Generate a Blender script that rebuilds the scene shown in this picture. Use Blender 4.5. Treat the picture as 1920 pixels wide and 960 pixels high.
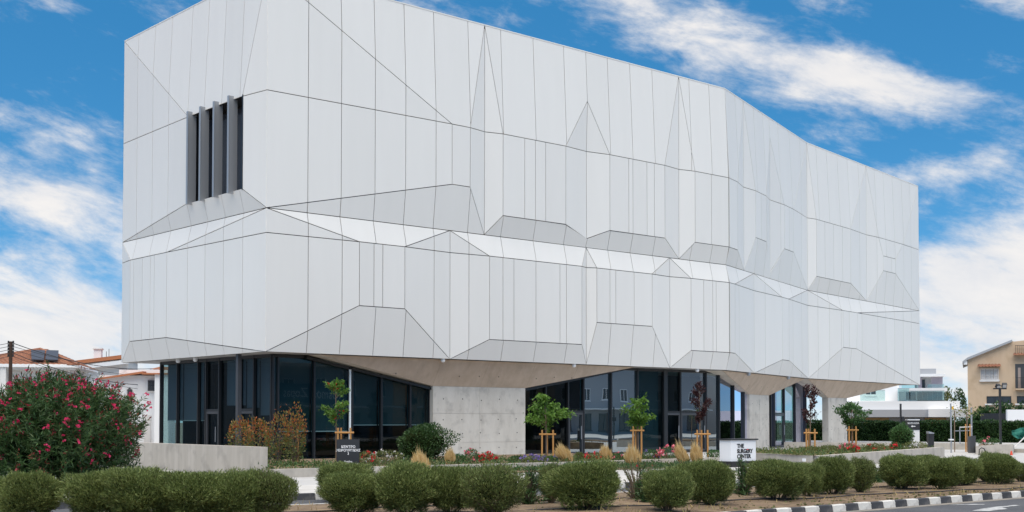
import bpy, bmesh, math, random
import numpy as np
from mathutils import Vector, Matrix
R = math.radians
scene = bpy.context.scene
for o in list(bpy.data.objects): bpy.data.objects.remove(o)
COL = scene.collection
# ------------------------------------------------------------------ camera
CAM = Vector((-24.150, -41.282, 1.70)); YAW = 0.71923; PITCH = 0.03297; FPX = 2408.07
cd = bpy.data.cameras.new('camera'); cam = bpy.data.objects.new('camera', cd); COL.objects.link(cam)
cam.location = CAM; cam.rotation_euler = (math.pi/2 + PITCH, 0, -YAW)
cd.sensor_width = 36; cd.lens = 36*FPX/1920; cd.shift_y = (709.2-480)/1920; cd.clip_start = 0.5; cd.clip_end = 3000
scene.camera = cam
scene.render.resolution_x = 1024; scene.render.resolution_y = 512
# ------------------------------------------------------------------ world and sun
SUN_EL = R(69); SUN_AZ = R(219)          # azimuth measured from +Y towards +X
w = bpy.data.worlds.new('World'); scene.world = w; w.use_nodes = True
def build_world():
    nt = w.node_tree; N = nt.nodes; L = nt.links; N.clear()
    def nd(t, **k):
        n = N.new(t)
        for a, b in k.items(): setattr(n, a, b)
        return n
    def mth(op, a, b=None, c=None, clamp=False):
        n = nd('ShaderNodeMath', operation=op); n.use_clamp = clamp
        for i, v in enumerate((a, b, c)):
            if v is None: continue
            if isinstance(v, (int, float)): n.inputs[i].default_value = v
            else: L.new(v, n.inputs[i])
        return n.outputs[0]
    tc = nd('ShaderNodeTexCoord'); sep = nd('ShaderNodeSeparateXYZ'); L.new(tc.outputs['Generated'], sep.inputs[0])
    x, y, z = sep.outputs
    el = mth('ARCSINE', z)
    # heading measured clockwise from the compass bearing of the street view
    c, s = math.cos(YAW), math.sin(YAW)
    xr = mth('ADD', mth('MULTIPLY', x, c), mth('MULTIPLY', y, -s)); yr = mth('ADD', mth('MULTIPLY', x, s), mth('MULTIPLY', y, c))
    az = mth('ARCTAN2', xr, yr)
    # deep summer blue: the sky is sampled a little higher than the line of sight
    zz = mth('ADD', mth('MULTIPLY', mth('MAXIMUM', z, 0.0), 1.7), 0.10)
    cmb = nd('ShaderNodeCombineXYZ'); L.new(x, cmb.inputs[0]); L.new(y, cmb.inputs[1]); L.new(zz, cmb.inputs[2])
    nrm = nd('ShaderNodeVectorMath', operation='NORMALIZE'); L.new(cmb.outputs[0], nrm.inputs[0])
    sky = nd('ShaderNodeTexSky', sky_type='NISHITA', sun_disc=False, sun_elevation=SUN_EL, sun_rotation=SUN_AZ, air_density=1.0, dust_density=0.6, ozone_density=2.0)
    L.new(nrm.outputs[0], sky.inputs[0])
    hs = nd('ShaderNodeHueSaturation'); hs.inputs['Saturation'].default_value = 1.38; hs.inputs['Hue'].default_value = 0.487; hs.inputs['Value'].default_value = 1.08; L.new(sky.outputs[0], hs.inputs['Color'])
    # clouds: wind-drawn noise in heading / elevation
    def noise(sa, se, rot, det, rough, off, dist=0.0):
        ca, sa_ = math.cos(rot), math.sin(rot)
        u = mth('ADD', mth('MULTIPLY', az, ca), mth('MULTIPLY', el, sa_)); v = mth('ADD', mth('MULTIPLY', az, -sa_), mth('MULTIPLY', el, ca))
        q = nd('ShaderNodeCombineXYZ'); L.new(mth('MULTIPLY', u, sa), q.inputs[0]); L.new(mth('MULTIPLY', v, se), q.inputs[1]); q.inputs[2].default_value = off
        t = nd('ShaderNodeTexNoise'); t.inputs['Scale'].default_value = 1; t.inputs['Detail'].default_value = det; t.inputs['Roughness'].default_value = rough; t.inputs['Distortion'].default_value = dist
        L.new(q.outputs[0], t.inputs['Vector']); return t.outputs['Fac']
    def blob(a0, e0, ra, re, rot=0.0):
        ca, sa_ = math.cos(rot), math.sin(rot)
        da = mth('SUBTRACT', az, a0); de = mth('SUBTRACT', el, e0)
        u = mth('DIVIDE', mth('ADD', mth('MULTIPLY', da, ca), mth('MULTIPLY', de, sa_)), ra); v = mth('DIVIDE', mth('ADD', mth('MULTIPLY', da, -sa_), mth('MULTIPLY', de, ca)), re)
        d = mth('ADD', mth('MULTIPLY', u, u), mth('MULTIPLY', v, v))
        return mth('EXPONENT', mth('MULTIPLY', d, -1.0))
    n1 = noise(9, 26, -0.22, 9, 0.62, 3.1, 0.3); n2 = noise(26, 60, -0.3, 8, 0.65, 7.7, 0.2)
    n0 = noise(3.0, 8, -0.1, 4, 0.5, 1.3)
    nz = mth('ADD', mth('MULTIPLY', n1, 0.98), mth('ADD', mth('MULTIPLY', n2, 0.62), -0.30))
    f = mth('ADD', nz, mth('MULTIPLY', mth('SUBTRACT', n0, 0.5), 0.35))
    blobs = [(0.215, 0.268, 0.135, 0.018, -0.27, 0.36), (0.10, 0.318, 0.075, 0.014, -0.2, 0.30), (0.325, 0.235, 0.09, 0.016, -0.3, 0.26),
             (-0.35, 0.165, 0.10, 0.020, -0.12, 0.34), (-0.34, 0.07, 0.16, 0.045, 0.0, 0.46), (-0.36, 0.315, 0.13, 0.020, -0.1, 0.16),
             (0.37, 0.105, 0.11, 0.045, 0.1, 0.50), (0.335, 0.185, 0.07, 0.014, 0.1, 0.26), (0.38, 0.30, 0.07, 0.014, -0.25, 0.2), (0.36, 0.04, 0.2, 0.035, 0, 0.34)]
    for a0, e0, ra, re, rot, amt in blobs: f = mth('ADD', f, mth('MULTIPLY', blob(a0, e0, ra, re, rot), amt))
    hz = mth('EXPONENT', mth('MULTIPLY', mth('MAXIMUM', el, 0.0), -13.0)); f = mth('ADD', f, mth('MULTIPLY', hz, 0.20))
    hi = nd('ShaderNodeMapRange', interpolation_type='SMOOTHSTEP'); hi.inputs['From Min'].default_value = 0.30; hi.inputs['From Max'].default_value = 0.75; hi.inputs['To Max'].default_value = 0.20; L.new(el, hi.inputs['Value']); f = mth('ADD', f, hi.outputs[0])  # thicker cloud overhead, out of view, added to soften and whiten the light
    mr = nd('ShaderNodeMapRange', interpolation_type='SMOOTHSTEP'); mr.inputs['From Min'].default_value = 0.50; mr.inputs['From Max'].default_value = 1.02; L.new(f, mr.inputs['Value'])
    cov = mth('MULTIPLY', mr.outputs[0], 0.93)
    cr = nd('ShaderNodeValToRGB'); cr.color_ramp.elements[0].position = 0.25; cr.color_ramp.elements[0].color = (4.6, 4.75, 5.1, 1); cr.color_ramp.elements[1].position = 0.75; cr.color_ramp.elements[1].color = (6.7, 6.3, 5.85, 1)
    L.new(n1, cr.inputs[0])
    mx = nd('ShaderNodeMix', data_type='RGBA'); L.new(cov, mx.inputs[0]); L.new(hs.outputs[0], mx.inputs[6]); L.new(cr.outputs[0], mx.inputs[7])
    bg = nd('ShaderNodeBackground'); bg.inputs['Strength'].default_value = 0.10; L.new(mx.outputs[2], bg.inputs[0])
    out = nd('ShaderNodeOutputWorld'); L.new(bg.outputs[0], out.inputs[0])
build_world()
sl = bpy.data.lights.new('sun', 'SUN'); sl.energy = 2.7; sl.angle = R(80); sl.color = (1.0, 0.92, 0.79)
sun = bpy.data.objects.new('sun', sl); COL.objects.link(sun)
sd = Vector((math.sin(SUN_AZ)*math.cos(SUN_EL), math.cos(SUN_AZ)*math.cos(SUN_EL), math.sin(SUN_EL)))
sun.rotation_euler = sd.to_track_quat('Z', 'Y').to_euler(); sun.location = (0, -30, 60)
vs = scene.view_settings; vs.view_transform = 'Standard'; vs.look = 'None'; vs.gamma = 1; vs.exposure = 0.66; vs.use_curve_mapping = False
try: scene.cycles.transparent_max_bounces = 12
except Exception: pass

# ------------------------------------------------------------------ materials
MATS = {}
def principled(name, col, rough=0.6, metal=0.0, spec=0.5):
    m = bpy.data.materials.new(name); m.use_nodes = True; b = m.node_tree.nodes['Principled BSDF']
    b.inputs['Base Color'].default_value = (*col, 1); b.inputs['Roughness'].default_value = rough; b.inputs['Metallic'].default_value = metal
    b.inputs['Specular IOR Level'].default_value = spec
    MATS[name] = m; return m
def varied(name, c1, c2, scale=6, rough=0.7, bump=0.0, bscale=None, stretch=(1, 1, 1), detail=6, c3=None, s3=40, amt3=0.3, spec=0.4, objrand=0.0, lo=0.3, hi=0.7):
    m = principled(name, c1, rough, 0, spec); nt = m.node_tree; N = nt.nodes; L = nt.links; b = N['Principled BSDF']
    tc = N.new('ShaderNodeTexCoord'); mp = N.new('ShaderNodeMapping'); mp.inputs['Scale'].default_value = stretch; L.new(tc.outputs['Object'], mp.inputs[0])
    t = N.new('ShaderNodeTexNoise'); t.inputs['Scale'].default_value = scale; t.inputs['Detail'].default_value = detail; t.inputs['Roughness'].default_value = 0.6; L.new(mp.outputs[0], t.inputs['Vector'])
    cr = N.new('ShaderNodeValToRGB'); cr.color_ramp.elements[0].position = lo; cr.color_ramp.elements[1].position = hi
    cr.color_ramp.elements[0].color = (*c1, 1); cr.color_ramp.elements[1].color = (*c2, 1); L.new(t.outputs['Fac'], cr.inputs[0]); out = cr.outputs[0]
    if c3:
        t3 = N.new('ShaderNodeTexNoise'); t3.inputs['Scale'].default_value = s3; t3.inputs['Detail'].default_value = 4; L.new(tc.outputs['Object'], t3.inputs['Vector'])
        r3 = N.new('ShaderNodeMapRange'); r3.inputs['From Min'].default_value = 0.52; r3.inputs['From Max'].default_value = 0.68; r3.inputs['To Max'].default_value = amt3; L.new(t3.outputs['Fac'], r3.inputs['Value'])
        mx = N.new('ShaderNodeMix'); mx.data_type = 'RGBA'; L.new(r3.outputs[0], mx.inputs[0]); L.new(out, mx.inputs[6]); mx.inputs[7].default_value = (*c3, 1); out = mx.outputs[2]
    if objrand:
        oi = N.new('ShaderNodeObjectInfo'); r = N.new('ShaderNodeMapRange'); r.inputs['To Min'].default_value = 1-objrand; r.inputs['To Max'].default_value = 1+objrand; L.new(oi.outputs['Random'], r.inputs['Value'])
        vm = N.new('ShaderNodeVectorMath'); vm.operation = 'SCALE'; L.new(out, vm.inputs[0]); L.new(r.outputs[0], vm.inputs['Scale']); out = vm.outputs[0]
    L.new(out, b.inputs['Base Color'])
    if bump:
        tb = N.new('ShaderNodeTexNoise'); tb.inputs['Scale'].default_value = bscale or scale*4; tb.inputs['Detail'].default_value = 5; L.new(mp.outputs[0], tb.inputs['Vector'])
        bp = N.new('ShaderNodeBump'); bp.inputs['Strength'].default_value = bump; bp.inputs['Distance'].default_value = 0.02; L.new(tb.outputs['Fac'], bp.inputs['Height']); L.new(bp.outputs[0], b.inputs['Normal'])
    return m
def leafmat(name, cols, rough=0.5, trans=0.25, spec=0.35):
    m = principled(name, cols[0], rough, 0, spec); nt = m.node_tree; N = nt.nodes; L = nt.links; b = N['Principled BSDF']
    g = N.new('ShaderNodeNewGeometry'); cr = N.new('ShaderNodeValToRGB'); e = cr.color_ramp.elements
    e[0].position = 0; e[0].color = (*cols[0], 1); e[1].position = 1; e[1].color = (*cols[-1], 1)
    for i, c in enumerate(cols[1:-1]): q = e.new((i+1)/(len(cols)-1)); q.color = (*c, 1)
    L.new(g.outputs['Random Per Island'], cr.inputs[0]); L.new(cr.outputs[0], b.inputs['Base Color'])
    if trans:
        tr = N.new('ShaderNodeBsdfTranslucent'); L.new(cr.outputs[0], tr.inputs[0]); mx = N.new('ShaderNodeMixShader'); mx.inputs[0].default_value = trans
        L.new(b.outputs[0], mx.inputs[1]); L.new(tr.outputs[0], mx.inputs[2]); L.new(mx.outputs[0], N['Material Output'].inputs[0])
    return m
def glassmat(name, tint, base_refl, gloss=(1, 1, 1), gain=1.0, wav=0.0):
    m = bpy.data.materials.new(name); m.use_nodes = True; nt = m.node_tree; N = nt.nodes; L = nt.links; N.clear()
    out = N.new('ShaderNodeOutputMaterial'); mx = N.new('ShaderNodeMixShader'); tr = N.new('ShaderNodeBsdfTransparent'); gl = N.new('ShaderNodeBsdfGlossy')
    tr.inputs[0].default_value = (*tint, 1); gl.inputs[0].default_value = (*gloss, 1); gl.inputs['Roughness'].default_value = 0.0
    fr = N.new('ShaderNodeFresnel'); fr.inputs[0].default_value = 1.5
    ma = N.new('ShaderNodeMath'); ma.operation = 'MULTIPLY_ADD'; ma.use_clamp = True; L.new(fr.outputs[0], ma.inputs[0]); ma.inputs[1].default_value = gain; ma.inputs[2].default_value = base_refl
    if wav:
        tc = N.new('ShaderNodeTexCoord'); t = N.new('ShaderNodeTexNoise'); t.inputs['Scale'].default_value = 0.55; t.inputs['Detail'].default_value = 1; L.new(tc.outputs['Object'], t.inputs['Vector'])
        bp = N.new('ShaderNodeBump'); bp.inputs['Strength'].default_value = wav; bp.inputs['Distance'].default_value = 0.02; L.new(t.outputs['Fac'], bp.inputs['Height']); L.new(bp.outputs[0], gl.inputs['Normal'])
    L.new(ma.outputs[0], mx.inputs[0]); L.new(tr.outputs[0], mx.inputs[1]); L.new(gl.outputs[0], mx.inputs[2]); L.new(mx.outputs[0], out.inputs[0])
    MATS[name] = m; return m
varied('panel', (0.768, 0.743, 0.70), (0.788, 0.763, 0.72), scale=0.9, rough=0.42, detail=4, stretch=(1.6, 1.6, 0.22), objrand=0.02, spec=0.35)
principled('joint', (0.02, 0.02, 0.022), 0.9)
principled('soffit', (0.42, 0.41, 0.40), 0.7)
varied('concrete', (0.54, 0.495, 0.43), (0.67, 0.625, 0.555), scale=1.5, rough=0.85, bump=0.4, bscale=20, stretch=(1, 1, 0.35), c3=(0.34, 0.315, 0.28), s3=2.2, amt3=0.5, objrand=0.03)
varied('concrete_stain_bounce', (0.52, 0.40, 0.295), (0.63, 0.50, 0.385), scale=1.6, rough=0.85, bump=0.25, bscale=16, stretch=(1.6, 1.6, 0.25), c3=(0.26, 0.195, 0.14), s3=1.3, amt3=0.22, objrand=0.02)  # flared pier heads: formwork stain plus warm ground bounce put into the colour
varied('wall_concrete', (0.40, 0.365, 0.315), (0.50, 0.46, 0.405), scale=1.6, rough=0.9, bump=0.25, bscale=18, stretch=(2.2, 2.2, 0.25), c3=(0.29, 0.265, 0.235), s3=2.0, amt3=0.5)
principled('tie_hole', (0.10, 0.09, 0.08), 0.9)
principled('frame', (0.018, 0.019, 0.021), 0.4)
principled('frame_grey', (0.06, 0.062, 0.068), 0.45)
principled('fin', (0.34, 0.35, 0.365), 0.42, 0.3)
glassmat('glass', (0.42, 0.54, 0.56), 0.012, (0.72, 0.82, 0.88), 0.50, 0.14)
glassmat('glass_lobby', (0.28, 0.43, 0.38), 0.09, (0.78, 0.80, 1.0), 1.6, 0.06)
glassmat('balustrade_glass', (0.78, 0.9, 0.88), 0.05, (1, 1, 1), 1.0)
principled('blind', (0.04, 0.09, 0.105), 0.8)
principled('blind_grey', (0.24, 0.26, 0.31), 0.8)
principled('hem', (0.88, 0.92, 0.90), 0.5)
principled('interior', (0.07, 0.075, 0.08), 0.8)
principled('interior_floor', (0.12, 0.12, 0.12), 0.5)
varied('asphalt', (0.065, 0.067, 0.073), (0.10, 0.10, 0.107), scale=0.7, rough=0.9, bump=0.35, bscale=60, c3=(0.14, 0.138, 0.135), s3=18, amt3=0.5)
varied('soil', (0.11, 0.075, 0.048), (0.23, 0.16, 0.10), scale=2.2, rough=1, bump=0.8, bscale=22, c3=(0.28, 0.21, 0.12), s3=4, amt3=0.6)
varied('pavement', (0.46, 0.44, 0.41), (0.58, 0.56, 0.53), scale=1.2, rough=0.9, bump=0.2, bscale=30, c3=(0.33, 0.30, 0.26), s3=3, amt3=0.4)
varied('light_paving', (0.40, 0.39, 0.375), (0.49, 0.48, 0.465), scale=1.5, rough=0.8, c3=(0.42, 0.41, 0.40), s3=2.5, amt3=0.35)
varied('ground', (0.16, 0.14, 0.11), (0.24, 0.21, 0.17), scale=0.3, rough=1)
varied('kerb_white', (0.55, 0.53, 0.49), (0.70, 0.68, 0.64), scale=3, rough=0.85, c3=(0.27, 0.25, 0.23), s3=6, amt3=0.6, objrand=0.06, bump=0.3, bscale=20)
varied('kerb_black', (0.035, 0.037, 0.043), (0.065, 0.066, 0.072), scale=3, rough=0.8, c3=(0.20, 0.185, 0.17), s3=7, amt3=0.30, objrand=0.1, bump=0.3, bscale=20)
varied('road_paint', (0.50, 0.50, 0.49), (0.16, 0.16, 0.165), scale=5, rough=0.9, lo=0.45, hi=0.62)
varied('dirt_edge', (0.30, 0.265, 0.22), (0.15, 0.14, 0.13), scale=4, rough=1)
varied('bark', (0.16, 0.11, 0.075), (0.25, 0.18, 0.125), scale=12, rough=0.9, stretch=(1, 1, 0.2))
principled('stake', (0.50, 0.25, 0.075), 0.65)
principled('twig', (0.13, 0.095, 0.065), 0.9)
varied('white_wall', (0.70, 0.69, 0.67), (0.78, 0.77, 0.75), scale=0.6, rough=0.85, c3=(0.60, 0.58, 0.55), s3=1.2, amt3=0.4)
principled('bright_white', (0.80, 0.80, 0.80), 0.7)
varied('beige_wall', (0.56, 0.41, 0.275), (0.64, 0.485, 0.335), scale=0.8, rough=0.9, stretch=(1, 1, 0.3), c3=(0.40, 0.28, 0.17), s3=0.8, amt3=0.4)
principled('peach_wall', (0.50, 0.30, 0.19), 0.9)
principled('grey_band', (0.36, 0.37, 0.39), 0.8)
principled('timber', (0.42, 0.28, 0.13), 0.7)
principled('sign_black', (0.022, 0.022, 0.024), 0.45)
principled('sign_white', (0.80, 0.80, 0.81), 0.45)
principled('letter_white', (0.85, 0.85, 0.85), 0.5)
principled('letter_dark', (0.03, 0.03, 0.032), 0.5)
principled('red', (0.65, 0.03, 0.025), 0.5)
principled('orange', (0.70, 0.22, 0.02), 0.6)
principled('yellow', (0.75, 0.45, 0.03), 0.5)
principled('cone_red', (0.65, 0.07, 0.03), 0.6)
principled('net_green', (0.01, 0.14, 0.105), 0.75)
principled('galv', (0.42, 0.43, 0.45), 0.4, 0.6)
principled('pole_wood', (0.055, 0.032, 0.022), 0.9)
principled('wire', (0.03, 0.03, 0.032), 0.7)
principled('solar', (0.05, 0.055, 0.07), 0.5)
principled('shutter', (0.68, 0.65, 0.62), 0.7)
principled('louvre_shadow', (0.38, 0.30, 0.26), 0.9)
principled('curtain', (0.40, 0.36, 0.42), 0.9)
principled('dark_pane', (0.03, 0.035, 0.045), 0.15)
principled('shop_blue', (0.03, 0.11, 0.20), 0.6)
varied('tile', (0.25, 0.105, 0.062), (0.38, 0.18, 0.11), scale=9, rough=0.85, c3=(0.20, 0.09, 0.055), s3=2.0, amt3=0.6)
principled('tile_orange', (0.42, 0.155, 0.07), 0.85)
leafmat('leaf_bush', [(0.055, 0.085, 0.02), (0.115, 0.155, 0.04), (0.20, 0.25, 0.07), (0.30, 0.34, 0.12)], 0.6, 0.22)
leafmat('leaf_bush_dry', [(0.09, 0.085, 0.035), (0.13, 0.13, 0.05), (0.10, 0.12, 0.04)], 0.7, 0.15)
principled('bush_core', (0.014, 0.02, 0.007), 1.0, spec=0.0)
leafmat('leaf_oleander', [(0.018, 0.045, 0.012), (0.035, 0.085, 0.022), (0.06, 0.12, 0.035), (0.095, 0.145, 0.05)], 0.45, 0.15)
leafmat('petal_pink', [(0.50, 0.012, 0.07), (0.72, 0.03, 0.14), (0.80, 0.09, 0.22)], 0.6, 0.3)
leafmat('petal_red', [(0.55, 0.012, 0.02), (0.75, 0.03, 0.05)], 0.6, 0.3)
leafmat('petal_rose', [(0.75, 0.12, 0.18), (0.85, 0.30, 0.34)], 0.6, 0.3)
leafmat('petal_white', [(0.75, 0.72, 0.70), (0.85, 0.82, 0.80)], 0.6, 0.3)
leafmat('petal_purple', [(0.14, 0.10, 0.34), (0.26, 0.18, 0.50), (0.34, 0.27, 0.55)], 0.6, 0.3)
leafmat('leaf_red_bud', [(0.16, 0.03, 0.025), (0.26, 0.06, 0.04)], 0.6, 0.2)
leafmat('leaf_young', [(0.07, 0.15, 0.02), (0.12, 0.24, 0.035), (0.18, 0.32, 0.06)], 0.5, 0.4)
leafmat('leaf_mid', [(0.035, 0.085, 0.025), (0.06, 0.14, 0.04), (0.10, 0.19, 0.06)], 0.5, 0.3)
leafmat('leaf_dark', [(0.02, 0.05, 0.014), (0.04, 0.085, 0.022), (0.065, 0.12, 0.035)], 0.5, 0.2)
leafmat('leaf_olive', [(0.08, 0.11, 0.03), (0.13, 0.16, 0.045), (0.20, 0.20, 0.07)], 0.55, 0.3)
leafmat('leaf_plum', [(0.03, 0.012, 0.014), (0.055, 0.02, 0.022), (0.085, 0.032, 0.03)], 0.5, 0.3)
leafmat('leaf_photinia', [(0.36, 0.08, 0.03), (0.40, 0.14, 0.035), (0.28, 0.17, 0.045), (0.16, 0.15, 0.04), (0.12, 0.13, 0.035)], 0.5, 0.35)
leafmat('grass_blond', [(0.52, 0.35, 0.13), (0.68, 0.50, 0.23), (0.78, 0.63, 0.36)], 0.7, 0.35)
leafmat('grass_dry', [(0.30, 0.22, 0.09), (0.42, 0.32, 0.15), (0.20, 0.19, 0.07)], 0.8, 0.2)
leafmat('leaf_hedge', [(0.012, 0.035, 0.010), (0.03, 0.075, 0.02), (0.06, 0.12, 0.03)], 0.5, 0.15)
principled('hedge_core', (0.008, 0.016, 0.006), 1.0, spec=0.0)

# ------------------------------------------------------------------ helpers
def tag(o, label=None, cat=None, group=None, kind=None):
    for k, v in (('label', label), ('category', cat), ('group', group), ('kind', kind)):
        if v: o[k] = v
    return o
def link(o, parent=None):
    COL.objects.link(o)
    if parent is not None: o.parent = parent
    return o
def empty(name, loc=(0, 0, 0), rz=0.0, parent=None):
    o = bpy.data.objects.new(name, None); o.empty_display_size = 0.2; o.location = loc; o.rotation_euler = (0, 0, rz); return link(o, parent)
class MB:
    def __init__(s): s.v = []; s.f = []
    def add(s, vs, fs):
        n = len(s.v); s.v += [tuple(v) for v in vs]; s.f += [tuple(i+n for i in f) for f in fs]; return s
    def box(s, x0, x1, y0, y1, z0, z1):
        return s.add([(x0, y0, z0), (x1, y0, z0), (x1, y1, z0), (x0, y1, z0), (x0, y0, z1), (x1, y0, z1), (x1, y1, z1), (x0, y1, z1)],
                     [(0, 3, 2, 1), (4, 5, 6, 7), (0, 1, 5, 4), (1, 2, 6, 5), (2, 3, 7, 6), (3, 0, 4, 7)])
    def prism(s, poly, z0, z1):
        n = len(poly); zz = z1 if isinstance(z1, (list, tuple)) else [z1]*n
        return s.add([(x, y, z0) for x, y in poly]+[(poly[i][0], poly[i][1], zz[i]) for i in range(n)],
                     [tuple(range(n-1, -1, -1)), tuple(range(n, 2*n))]+[(i, (i+1) % n, n+(i+1) % n, n+i) for i in range(n)])
    def tube(s, pts, r, k=6, cap=True):
        pts = [Vector(p) for p in pts]; n = len(pts); rr = r if isinstance(r, (list, tuple)) else [r]*n; base = len(s.v); up = Vector((0.31, 0.17, 0.93))
        for i, p in enumerate(pts):
            t = (pts[min(i+1, n-1)]-pts[max(i-1, 0)]).normalized(); a = t.cross(up)
            if a.length < 1e-3: a = t.cross(Vector((1, 0, 0)))
            a.normalize(); b = t.cross(a)
            for j in range(k):
                an = 2*math.pi*j/k; s.v.append(tuple(p+a*math.cos(an)*rr[i]+b*math.sin(an)*rr[i]))
        for i in range(n-1):
            for j in range(k): s.f.append((base+i*k+j, base+i*k+(j+1) % k, base+(i+1)*k+(j+1) % k, base+(i+1)*k+j))
        if cap: s.f.append(tuple(base+j for j in range(k-1, -1, -1))); s.f.append(tuple(base+(n-1)*k+j for j in range(k)))
        return s
    def bar(s, p0, p1, wd, dp, updir=(0, 0, 1)):
        p0 = Vector(p0); p1 = Vector(p1); t = (p1-p0).normalized(); a = t.cross(Vector(updir)).normalized(); b = a.cross(t)
        vs = []
        for p in (p0, p1):
            for i, j in ((-1, -1), (1, -1), (1, 1), (-1, 1)): vs.append(p+a*i*wd/2+b*j*dp/2)
        return s.add(vs, [(3, 2, 1, 0), (4, 5, 6, 7), (0, 1, 5, 4), (1, 2, 6, 5), (2, 3, 7, 6), (3, 0, 4, 7)])
    def build(s, name, mat, parent=None, smooth=False):
        me = bpy.data.meshes.new(name); me.from_pydata(s.v, [], s.f); me.update()
        bm = bmesh.new(); bm.from_mesh(me); bmesh.ops.recalc_face_normals(bm, faces=bm.faces); bm.to_mesh(me); bm.free()
        me.materials.append(MATS[mat] if isinstance(mat, str) else mat)
        if smooth: me.polygons.foreach_set('use_smooth', [True]*len(me.polygons))
        return link(bpy.data.objects.new(name, me), parent)
def rotz2(x, y, a): c, s = math.cos(a), math.sin(a); return (x*c-y*s, x*s+y*c)
FH = Vector((math.sin(YAW), math.cos(YAW), 0)); RT = Vector((math.cos(YAW), -math.sin(YAW), 0))
def at(px, d, z=0.0):
    """ground point at a surveyed bearing (photo column) and distance from the surveyor's standpoint"""
    v = CAM + FH*d + RT*(d*(px-960)/FPX); return Vector((v.x, v.y, z))
def zat(py, d): return 1.70 + (788.6-py)/FPX*d
def text(name, body, size, mat, parent, loc, rot, bold=0.0, align='LEFT', extrude=0.004, spacing=1.0):
    c = bpy.data.curves.new(name, 'FONT'); c.body = body; c.size = size; c.align_x = align; c.offset = bold; c.extrude = extrude; c.space_character = spacing
    o = bpy.data.objects.new(name+'_curve', c); COL.objects.link(o); dg = bpy.context.evaluated_depsgraph_get()
    me = bpy.data.meshes.new_from_object(o.evaluated_get(dg)); bpy.data.objects.remove(o); me.name = name
    me.materials.clear(); me.materials.append(MATS[mat]); t = bpy.data.objects.new(name, me); t.location = loc; t.rotation_euler = rot; return link(t, parent)

# ------------------------------------------------------------------ street frame
SA = R(-7.7); ST = Vector((math.cos(SA), math.sin(SA), 0)); SN = Vector((-math.sin(SA), math.cos(SA), 0)); SO = Vector((-5.55, -25.2, 0))
def sp(t, q, z=0.0): v = SO+ST*t+SN*q; return (v.x, v.y, z)
def strip(name, q0, q1, t0, t1, z, mat, z0=None, kind='structure'):
    a = [sp(t0, q0), sp(t1, q0), sp(t1, q1), sp(t0, q1)]
    if z0 is None: m = MB().add([(x, y, z) for x, y, _ in a], [(0, 1, 2, 3)])
    else: m = MB().prism([(x, y) for x, y, _ in a], z0, z)
    return tag(m.build(name, mat), kind=kind)
tag(MB().add([(-900, -900, -0.05), (900, -900, -0.05), (900, 900, -0.05), (-900, 900, -0.05)], [(0, 1, 2, 3)]).build('ground', 'ground'), kind='structure')
KY = -27.25
tag(MB().add([(-140, -39, 0), (140, -39, 0), (140, KY+.03, 0), (-140, KY+.03, 0)], [(0, 1, 2, 3)]).build('road', 'asphalt'), kind='structure')
tag(MB().add([(-140, KY-.3, .004), (140, KY-.22, .004), (140, KY, .004), (-140, KY, .004)], [(0, 1, 2, 3)]).build('gutter', 'dirt_edge'), kind='structure')
tag(MB().box(-140, 140, -60, -39, -.05, .12).build('near_pavement', 'pavement'), kind='structure')
strip('service_road', 4.3, 7.02, -120, 140, 0.0, 'asphalt')
strip('pavement', 7.2, 10.6, -120, 60, 0.12, 'pavement', -0.05); strip('paved_forecourt', 10.6, 60.0, -30, 80, 0.118, 'light_paving', -0.05)
# median bed with an uneven dry-soil surface
rng = np.random.default_rng(7); random.seed(7)
def median():
    vs, fs = [], []; nt_, nq = 261, 15
    for i in range(nt_):
        for j in range(nq):
            t = -60+i*0.5; x0_ = SO.x+ST.x*t; yf = SO.y+ST.y*t+SN.y*4.28; y_ = (KY+.14)+(yf-KY-.14)*j/(nq-1); edge = min(j, nq-1-j)/3.0
            z = 0.10+min(edge, 1)*0.06+(random.random()-0.5)*0.05*min(edge, 1); vs.append((x0_, y_, z))
    for i in range(nt_-1):
        for j in range(nq-1): a = i*nq+j; fs.append((a, a+nq, a+nq+1, a+1))
    o = MB().add(vs, fs).build('median_soil', 'soil', smooth=True); tag(o, kind='structure')
median()
strip('median_kerb', 4.26, 4.38, -120, 140, 0.10, 'pavement', -0.05)
def kerb(name, place, ang, t0, n, flip, bl):
    c_ = [place(t0, .03), place(t0+n*bl, .03), place(t0+n*bl, .13), place(t0, .13)]; base = tag(MB().prism([(q[0], q[1]) for q in c_], -.05, .10).build(name, 'pavement'), kind='structure')
    ms = []
    for mt in ('kerb_white', 'kerb_black'):
        bm = bmesh.new(); bmesh.ops.create_cube(bm, size=1)
        for v in bm.verts: v.co = Vector((v.co.x*(bl-.012), v.co.y*0.16, v.co.z*0.17+0.055))
        for v in bm.verts:
            if v.co.z > 0.1 and v.co.y < 0: v.co.y += 0.03
        bmesh.ops.bevel(bm, geom=list(bm.edges), offset=0.012, segments=1, affect='EDGES')
        me = bpy.data.meshes.new('kerb_stone'); bm.to_mesh(me); bm.free(); me.materials.append(MATS[mt]); ms.append(me)
    for i in range(n):
        o = bpy.data.objects.new('kerb_stone', ms[(i+flip) % 2]); x, y = place(t0+(i+0.5)*bl, 0.08)[:2]
        o.location = (x, y, random.uniform(-0.008, 0.004)); o.rotation_euler = (random.uniform(-.02, .02), random.uniform(-.012, .012), ang+random.uniform(-.01, .01)); link(o, base)
kerb('kerb', lambda t, q: (t, KY+q, 0), 0.0, -4.76-.418*24, 100, 0, .418); kerb('far_kerb', lambda t, q: sp(t, 7.0+q), SA, -14.0, 66, 1, .5)
def mark(name, pts): tag(MB().add([(x_, y_, .006) for x_, y_ in pts], [tuple(range(len(pts)))]).build(name, 'road_paint'), kind='structure')
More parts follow.
